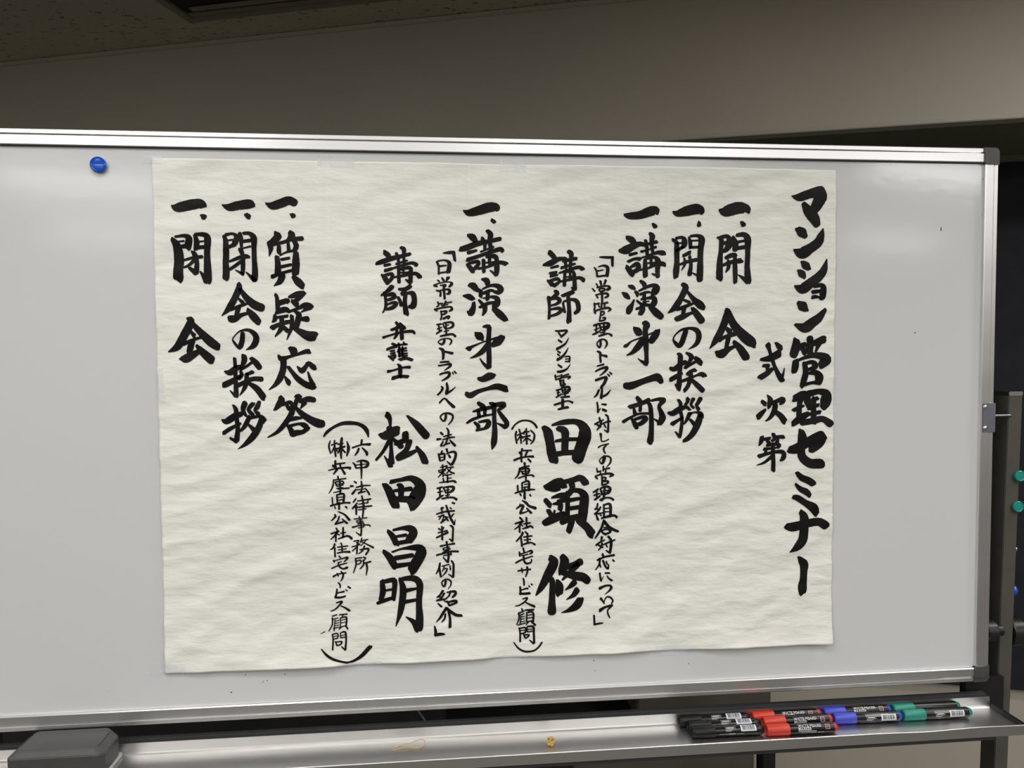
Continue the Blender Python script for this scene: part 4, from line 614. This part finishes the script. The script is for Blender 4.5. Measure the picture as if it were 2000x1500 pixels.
NX, NZ = 400, 300
V = []; F = []
for j in range(NZ + 1):
    for i in range(NX + 1):
        x, z = paper_shape(i / NX, j / NZ); V.append((x, BY - lift(x, z), z))
for j in range(NZ):
    for i in range(NX):
        a = j * (NX + 1) + i; F.append((a, a + NX + 1, a + NX + 2, a + 1))
paper = raw('writing_paper', V, F, M_paper, smooth=True)
sm = paper.modifiers.new('thickness', 'SOLIDIFY'); sm.thickness = 0.00018; sm.offset = -1
tag(paper, 'large off-white paper sheet with vertical Japanese brush writing, taped on the whiteboard', 'paper')

COLUMN = {
 'c1': 'large title column in heavy black brush, right edge of the sheet',
 'c2': 'small three character column beside the title',
 'c3': 'agenda column of large characters, second from the right',
 'c4': 'agenda column of large characters, third from the right',
 'c5': 'agenda column of large characters for the first talk',
 'c6': 'long thin bracketed column of small characters, right half',
 'c7': 'speaker heading with small profession text below, right half',
 'c8': 'three very large name characters, right half',
 'c9': 'thin bracketed affiliation column, middle of the sheet',
 'c10': 'agenda column of large characters for the second talk',
 'c11': 'long thin bracketed column of small characters, left half',
 'c12': 'speaker heading with small profession text below, left half',
 'c13': 'four very large name characters, left half',
 'c14': 'right line of the wide bracketed affiliation and its brackets',
 'c15': 'left line of the wide bracketed affiliation',
 'c16': 'agenda column of four large characters left of the affiliation',
 'c17': 'agenda column of large characters, second from the left',
 'c18': 'agenda column of three characters nearest the left edge'}
groups = {}
cur = None
for ln in INK.splitlines():
    if not ln or ln[0] == '#': continue
    if ln[0] == '>':
        a = ln[1:].split(); cur = a[0]; ox, oy, sc = map(float, a[1:]); continue
    chars = groups.setdefault(cur, []); chars.append([])
    for st in ln.split(';'):
        v = list(map(float, st.split()))
        chars[-1].append([(ox + v[i] / sc, oy + v[i + 1] / sc, v[i + 2] / sc) for i in range(0, len(v), 3)])
rs = random.Random(11)
WIDE = 1.2
def ribbon(pts, V, F):
    P = [pts[0]] + pts + [pts[-1]]
    S_ = []
    for i in range(1, len(P) - 2):
        a, b, c, d = P[i - 1], P[i], P[i + 1], P[i + 2]
        n = max(3, int(math.hypot(c[0] - b[0], c[1] - b[1]) / 2.6))
        for k in range(n + (1 if i == len(P) - 3 else 0)):
            t = k / n
            S_.append([.5 * ((2 * b[q]) + (c[q] - a[q]) * t + (2 * a[q] - 5 * b[q] + 4 * c[q] - d[q]) * t * t + (3 * b[q] - a[q] - 3 * c[q] + d[q]) * t ** 3) for q in range(3)])
    n = len(S_)
    T = []
    for i in range(n):
        a = S_[max(0, i - 1)]; b = S_[min(n - 1, i + 1)]; dx, dy = b[0] - a[0], b[1] - a[1]; l = math.hypot(dx, dy) or 1
        T.append((dx / l, dy / l))
    rows = []
    def row(cx, cy, tx, ty, hl, hr, sk=0.0):
        nx, ny = -ty, tx
        r = []
        for q in range(5):
            f = q / 4 * 2 - 1
            w_ = f * (hr if f > 0 else hl)
            r.append((cx + nx * w_ + tx * sk * f, cy + ny * w_ + ty * sk * f))
        rows.append(r)
    for s in S_: s[2] *= 0.955 + 0.10 * min(1, max(0, (s[2] - 3) / 5))
    w0 = S_[0][2] * WIDE / 2; (tx, ty) = T[0]; skew = rs.uniform(-.35, .35)
    if w0 > 1.0:
        row(S_[0][0] - tx * w0 * .80, S_[0][1] - ty * w0 * .80, tx, ty, w0 * .38, w0 * .38, skew * w0)
        row(S_[0][0] - tx * w0 * .50, S_[0][1] - ty * w0 * .50, tx, ty, w0 * .82, w0 * .82, skew * w0 * .6)
    else: row(S_[0][0] - tx * w0, S_[0][1] - ty * w0, tx, ty, .05, .05)
    for i, s in enumerate(S_):
        w_ = max(s[2], 0.9) * WIDE / 2
        jl = 1 + 0.05 * noise.noise(Vector((s[0] * .35, s[1] * .35, 1))); jr = 1 + 0.05 * noise.noise(Vector((s[0] * .35, s[1] * .35, 7)))
        row(s[0], s[1], T[i][0], T[i][1], w_ * jl, w_ * jr)
    w1 = S_[-1][2] * WIDE / 2; (tx, ty) = T[-1]; skew = rs.uniform(-.35, .35)
    if w1 > 1.0:
        row(S_[-1][0] + tx * w1 * .50, S_[-1][1] + ty * w1 * .50, tx, ty, w1 * .82, w1 * .82, skew * w1 * .6)
        row(S_[-1][0] + tx * w1 * .80, S_[-1][1] + ty * w1 * .80, tx, ty, w1 * .38, w1 * .38, skew * w1)
    else: row(S_[-1][0] + tx * w1 * 1.3, S_[-1][1] + ty * w1 * 1.3, tx, ty, .05, .05)
    base = len(V)
    for r in rows:
        for (px, py) in r:
            p = on_y(px, py, BY - 0.0015)
            V.append((p.x, BY - lift(p.x, p.z) - 0.0007, p.z))
    for i in range(len(rows) - 1):
        for q in range(4):
            a = base + i * 5 + q; F.append((a, a + 1, a + 6, a + 5))
for key, chars in groups.items():
    colm = link('writing_column', None, None, parent=paper); colm['label'] = COLUMN[key]
    for strokes in chars:
        V = []; F = []
        for s in strokes: ribbon(s, V, F)
        raw('brush_character', V, F, M_ink, parent=colm, smooth=True)

# adhesive tape pieces holding the sheet
def tape(quad, label):
    """quad: 4 pixel corners tl,tr,br,bl"""
    V = []; n = 10; F = []
    P = [on_y(px, py, BY) for px, py in quad]
    for j in range(n + 1):
        for i in range(n + 1):
            a = P[0].lerp(P[1], i / n); b = P[3].lerp(P[2], i / n); p = a.lerp(b, j / n)
            on = PX0 - .001 < p.x < PX1 + .001 and PZ1 - .001 < p.z < PZ0 + .001
            h = (lift(min(max(p.x, PX0), PX1), min(max(p.z, PZ1), PZ0)) + 0.0012) if on else 0.0006 + .0002 * noise.noise(p * 90)
            V.append((p.x, BY - h, p.z))
    for j in range(n):
        for i in range(n):
            a = j * (n + 1) + i; F.append((a, a + n + 1, a + n + 2, a + 1))
    o = raw('tape_strip', V, F, M_tape, smooth=True)
    tag(o, label, 'tape', 'clear tape strips holding the paper')
tape([(621, 302), (691, 304), (691, 328), (620, 326)], 'clear tape strip on the top edge of the paper, above the leftmost bracketed text')
tape([(975, 311), (1027, 313), (1027, 337), (974, 335)], 'clear tape strip at the middle of the top edge of the paper')
tape([(681, 1292), (745, 1289), (745, 1309), (680, 1312)], 'clear tape strip on the bottom edge under the wide black bracket')
tape([(972, 1278), (1029, 1275), (1029, 1295), (971, 1297)], 'clear tape strip on the bottom edge under the small black bracket')
tape([(1279, 1260), (1359, 1256), (1359, 1277), (1277, 1281)], 'clear tape strip on the bottom edge in the right half of the paper')
tape([(291, 1294), (364, 1294), (363, 1317), (291, 1319)], 'clear tape strip at the bottom left corner of the paper')
tape([(306, 718), (320, 718), (324, 786), (309, 786)], 'upright clear tape strip on the left edge of the paper')
tape([(1626, 735), (1641, 735), (1641, 790), (1625, 790)], 'upright clear tape strip on the right edge of the paper')
tape([(278, 306), (318, 307), (318, 321), (278, 320)], 'clear tape strip at the top left corner of the paper')

# ================================================================== magnets
def magnet(p, r, M, label, group=None, h=0.008):
    t = link('magnet', None, None, loc=p); tag(t, label, 'magnet', group)
    o = lathe('magnet_cap', [(.0008, 0), (.0008, r * .86), (.002, r * .90), (h * .55, r), (h * .86, r * .97), (h, r * .84), (h * .99, r * .80), (h * .90, r * .72), (h * .93, r * .45), (h * .97, 0)], (0, 0, 0), (0, -1, 0), M, parent=t, seg=48)
    lathe('magnet_disc', [(0, 0), (0, r * .7), (.0009, r * .7)], (0, 0, 0), (0, -1, 0), M_chrome, parent=t, seg=24)
    return t
magnet(on_y(194.5, 323, BY - .0001), 0.0117, M_blue, 'round blue magnet on the whiteboard, top left of the paper')
def post_y(z): return 0.02 + 0.02 * (-0.42 - z) / 0.67 - 0.0001
for (px, py, lab) in ((1990.5, 929.5, 'upper of two round teal magnets on the steel post'), (1988.5, 989.5, 'lower of two round teal magnets on the steel post')):
    p = on_y(px, py, post_y(-0.57) - .004); p.y = post_y(p.z) 
    magnet(p, 0.0098, M_teal, lab, 'teal magnets on the right post')
t = link('magnet', None, None, loc=(0.0725, 0.042, -0.768)); tag(t, 'round blue magnet on the outer side of the steel post', 'magnet')
lathe('magnet_cap', [(0, 0), (0, .0085), (.003, .0098), (.006, .0092), (.0075, .006), (.0078, 0)], (0, 0, 0), (1, 0, 0), M_blue, parent=t, seg=32)

# ================================================================== eraser in the tray
ER = link('whiteboard_eraser', None, None, loc=(-1.5015, -0.036, -0.956)); tag(ER, 'dark grey plastic whiteboard eraser at the left end of the tray', 'eraser')
def eraser_shell():
    bm = bmesh.new(); lv = []
    # outline loops from the bottom up: x half length, front, back, height, corner cut
    for hx, y0, y1, z, c in ((.0665, -.0335, .033, .0065, .006), (.0675, -.0345, .034, .012, .006), (.0675, -.0345, .034, .0375, .006), (.0560, -.0290, .033, .0455, .004), (.0560, -.0250, .030, .0462, .004)):
        pts = [(-hx + c, y0), (hx - c, y0), (hx, y0 + c), (hx, y1 - c * 2.2), (hx - c * 2.2, y1), (-hx + c, y1), (-hx, y1 - c), (-hx, y0 + c)]
        lv.append([bm.verts.new((x, y, z)) for x, y in pts])
    for A, B in zip(lv, lv[1:]):
        for i in range(8): j = (i + 1) % 8; bm.faces.new((A[i], A[j], B[j], B[i]))
    bm.faces.new(lv[0][::-1]); bm.faces.new(lv[-1])
    bmesh.ops.bevel(bm, geom=bm.edges[:], offset=0.0009, segments=2, affect='EDGES')
    return bm
from_bm('shell', eraser_shell(), M_eraser, parent=ER)
bm = bmesh.new(); box_bm(bm, (-.0665, -.0335, .0004), (.0675, .033, .0068), .001); from_bm('felt_pad', bm, M_felt, parent=ER)

# ================================================================== whiteboard markers
R_B, R_C = 0.0084, 0.0091
def wrap(me, r, ang0, x0):
    """bend a flat mesh (x along barrel, y around it) on to the barrel; ang0 = angle of y=0 measured from the camera side upwards"""
    bm = bmesh.new(); bm.from_mesh(me)
    bmesh.ops.triangulate(bm, faces=bm.faces[:])
    for v in bm.verts:
        a = ang0 + v.co.y / r; x = v.co.x + x0
        v.co = Vector((x, -r * math.cos(a), r * math.sin(a)))
    bm.to_mesh(me); bm.free(); return me
def patch_bm(bm, x0, x1, y0, y1, n=6):
    rows = [[bm.verts.new((x, y0 + (y1 - y0) * k / n, 0)) for k in range(n + 1)] for x in (x0, x1)]
    for k in range(n): bm.faces.new((rows[0][k], rows[1][k], rows[1][k + 1], rows[0][k + 1]))
def marker(loc, capM, label, group, face, roll=0.0, rz=0.0, ln=0.119):
    t = link('whiteboard_marker', None, None, loc=loc); t.rotation_euler = (0, 0, rz); tag(t, label, 'marker', group)
    k = ln / 0.119
    b = lathe('barrel', [(.030, R_B * .93), (.0335, R_B), (.108 * k, R_B), (.1105 * k, R_B * .97)], (0, 0, 0), (1, 0, 0), M_barrel, parent=t, seg=36)
    c = lathe('cap', [(.0016, 0), (.0016, R_C * .62), (0, R_C * .66), (-.0002, R_C * .80), (.0008, R_C * .95), (.003, R_C), (.0355, R_C * 1.02), (.0368, R_C * .99), (.0368, R_B * .9)], (0, 0, 0), (1, 0, 0), capM, parent=t, seg=36)
    bm = bmesh.new(); box_bm(bm, (.003, -R_C - .0011, -.0022), (.026, -R_C + .002, .0022), .0008)
    bmesh.ops.rotate(bm, verts=bm.verts[:], cent=(0, 0, 0), matrix=Matrix.Rotation(-(0.25 + roll), 3, 'X'))
    from_bm('clip', bm, capM, parent=c)
    lathe('end_plug', [(.1090 * k, R_B * .93), (.113 * k, R_B * .9), (.1165 * k, R_B * .72), (.1185 * k, R_B * .4), (.119 * k, 0)], (0, 0, 0), (1, 0, 0), capM, parent=t, seg=32)
    rt = R_B + .00012
    def put(me, nm, M, ang, x0, rr=rt): link(nm, wrap(me, rr, ang + roll, x0), M, parent=b)
    if face == 'title':
        put(text_mesh('WHITE BOARD', .0057, .00022), 'printed_text', M_print, .60, .0500)
        put(text_mesh('MARKER', .0057, .00022), 'printed_text', M_print, .04, .0500)
        bm = bmesh.new(); patch_bm(bm, 0, .030, -.0008, .0002, 3)
        me = bpy.data.meshes.new('bar'); bm.to_mesh(me); bm.free(); put(me, 'printed_line', M_print, -.12, .0500)
        bm = bmesh.new()
        for (a, b_, c_, d) in ((0, .0006, 0, .0075), (.0064, .007, 0, .0075), (0, .007, 0, .0006), (0, .007, .0069, .0075)): patch_bm(bm, a, b_, c_, d)
        me = bpy.data.meshes.new('logo'); bm.to_mesh(me); bm.free(); put(me, 'logo_box', M_print, .12, .0955)
        bm = bmesh.new(); patch_bm(bm, .002, .005, .002, .0055); me = bpy.data.meshes.new('logo'); bm.to_mesh(me); bm.free(); put(me, 'logo_mark', M_redprint, .12, .0955)
        put(text_mesh('KOKUYO', .0024, .00008), 'printed_text', M_print, -.55, .082)
        bm = bmesh.new(); patch_bm(bm, 0, .026, 0, .0006, 2); me = bpy.data.meshes.new('bar'); bm.to_mesh(me); bm.free(); put(me, 'printed_line', M_print, -.5, .054)
    else:
        bm = bmesh.new(); patch_bm(bm, 0, .0255, 0, .0105, 10); me = bpy.data.meshes.new('sticker'); bm.to_mesh(me); bm.free(); put(me, 'barcode_label', M_sticker, 0, .0785)
        bm = bmesh.new(); x = .003; q = random.Random(5)
        while x < .0225:
            wd = q.choice((.0003, .0005, .0009)); patch_bm(bm, x, x + wd, .002, .0095, 8); x += wd + q.choice((.0003, .0005, .0007))
        me = bpy.data.meshes.new('bars'); bm.to_mesh(me); bm.free(); put(me, 'barcode_bars', M_barrel, 0, .0785, rt + .0001)
        bm = bmesh.new()
        for (a, b_, c_, d) in ((0, .0162, 0, .0003), (0, .0162, .0037, .004), (0, .0003, 0, .004), (.0159, .0162, 0, .004), (.002, .014, .0013, .0027), (0, .012, -.0016, -.001), (.0, .009, -.0032, -.0027)): patch_bm(bm, a, b_, c_, d, 4)
        me = bpy.data.meshes.new('info'); bm.to_mesh(me); bm.free(); put(me, 'printed_info', M_print, .45, .0535)
        if face == 'code_title':
            bm = bmesh.new()
            for j in range(3): patch_bm(bm, 0, .040 - .006 * j, j * -.0016, j * -.0016 + .0005, 2)
            me = bpy.data.meshes.new('info'); bm.to_mesh(me); bm.free(); put(me, 'printed_info', M_print, 1.25, .052)
        put(text_mesh('KOKUYO', .0026, .0001), 'printed_text', M_print, -.50, .058)
        bm = bmesh.new(); patch_bm(bm, 0, .014, 0, .0004, 2); patch_bm(bm, .028, .040, 0, .0004, 2); me = bpy.data.meshes.new('bar'); bm.to_mesh(me); bm.free(); put(me, 'printed_line', M_print, -.42, .043)
ZM = -0.956 + R_C + .0002
GB = 'whiteboard markers lying in the tray'
def mk(px, py, pxr, pyr, row_y, capM, label, face, roll):
    a = on_z(px, py, ZM); b = on_z(pxr, pyr, ZM)
    # keep the end points of the photograph along the tray, rows set by the barrel thickness
    x0 = a.x + (row_y - a.y) * 0.0
    marker((x0, row_y[0], ZM), capM, label, GB, face, roll, math.atan2(row_y[1] - row_y[0], 0.119), ln=min(.125, max(.112, b.x - a.x + .002)))
def mk2(x0, y0, y1, ln, capM, label, face, roll):
    marker((x0, y0, ZM), capM, label, GB, face, roll, math.atan2(y1 - y0, ln), ln=ln)
mk2(-.5445, -.0480, -.0505, .119, M_blackcap, 'black whiteboard marker with white barcode, front of three', 'code', .25)
mk2(-.5440, -.0289, -.0310, .121, M_blackcap, 'black whiteboard marker with white barcode, middle of three', 'code', .45)
mk2(-.5530, -.0098, -.0100, .121, M_blackcap, 'black whiteboard marker with white barcode, back of three', 'code', .35)
mk2(-.4235, -.0545, -.0580, .119, M_redcap, 'red-capped whiteboard marker, front of three', 'title', .15)
mk2(-.4180, -.0290, -.0290, .120, M_redcap, 'red-capped whiteboard marker, middle of three', 'title', -.10)
mk2(-.4285, -.0098, -.0098, .121, M_redcap, 'red-capped whiteboard marker, back of three', 'title', .05)
mk2(-.2970, -.0295, -.0330, .118, M_bluecap, 'blue-capped whiteboard marker with barcode, front of two', 'code_title', -.35)
mk2(-.3035, -.0098, -.0100, .120, M_bluecap, 'blue-capped whiteboard marker, back of two', 'title', .25)
mk2(-.1765, -.0315, -.0325, .122, M_greencap, 'green-capped whiteboard marker with barcode, front of two', 'code_title', -.35)
mk2(-.1815, -.0105, -.0100, .122, M_greencap, 'green-capped whiteboard marker, back of two', 'code_title', -1.1)

# rubber bands on the tray floor
pts = []
hgt = [0, .0005, .001, .002, .0045, .006, .004, .002, .0005, .0005, .0012, .0025, .001, 0]
for (x, y), h in zip([(35, 580), (80, 545), (150, 515), (220, 515), (290, 485), (345, 462), (388, 470), (392, 515), (350, 552), (280, 566), (220, 548), (160, 550), (90, 572), (40, 590)], hgt):
    pts.append(on_z(760 + x / 5.556, 1360 + y / 5.556, -0.9550 + h))
tag(tube('rubber_band', pts, .0007, M_rubber, closed=True), 'thin yellow rubber band twisted in a loop on the tray', 'rubber band')
kc = on_z(1076, 1451, -0.9515); q = random.Random(4); pts = []
for i in range(70):
    a = i * 2.4; r = .0115 * (0.35 + .65 * q.random()); pts.append(Vector((kc.x + r * math.cos(a) * 1.15, kc.y + r * math.sin(a) * .8, kc.z + q.uniform(-.0050, .0105))))
tag(tube('rubber_band_knot', pts, .00085, M_knot, closed=True, res=6), 'crumpled knot of yellow rubber band on the tray', 'rubber band')

# ================================================================== dark furniture behind the stand
TB = link('equipment_desk', None, None, loc=(-0.7, 0.8, ZF)); tag(TB, 'dark equipment desk behind the whiteboard stand, seen under the board', 'desk')
def dpart(o, parent=TB): o.parent = parent; o.matrix_parent_inverse = Matrix.Translation(-Vector(parent.location)) if parent.parent is None else Matrix.Identity(4); return o
dpart(box('desk_top', (-2.2, 0.60, -1.300), (-0.105, 1.05, -1.260), M_matte, bevel=.003))
dpart(box('leg', (-0.138, 0.60, ZF), (-0.104, 0.64, -1.30), M_matte, bevel=.002))
dpart(box('leg', (-0.138, 1.00, ZF), (-0.104, 1.04, -1.30), M_matte, bevel=.002))
dpart(box('modesty_panel', (-0.62, 0.62, -1.80), (-0.152, 0.635, -1.30), M_olive, bevel=.002))
dpart(box('side_cabinet', (-2.2, 0.60, ZF), (-0.62, 1.02, -1.30), M_matte, bevel=.004))
OB = link('storage_case', None, None, loc=(-0.28, 0.80, -1.26)); tag(OB, 'olive grey case on the desk under the board, near the red markers', 'case')
o = box('case_body', (-.175, -.18, 0), (.172, .18, .13), M_olive, parent=OB, bevel=.004)
o = box('case_lid', (-.178, -.183, .10), (.175, .183, .145), M_olive, parent=OB, bevel=.004)
BX = link('black_equipment_box', None, None, loc=(-1.35, 0.80, -1.26)); tag(BX, 'black equipment box on the desk, behind the tray on the left', 'equipment')
box('housing', (-.60, -.18, 0), (.42, .18, .34), M_matte, parent=BX, bevel=.006)
hA, hB = on_y(803, 1368, .600) - Vector(BX.location), on_y(834, 1412, .600) - Vector(BX.location)
tube('handle', [hA, hA.lerp(hB, .33), hA.lerp(hB, .66), hB], .0045, M_steelrod, parent=BX)
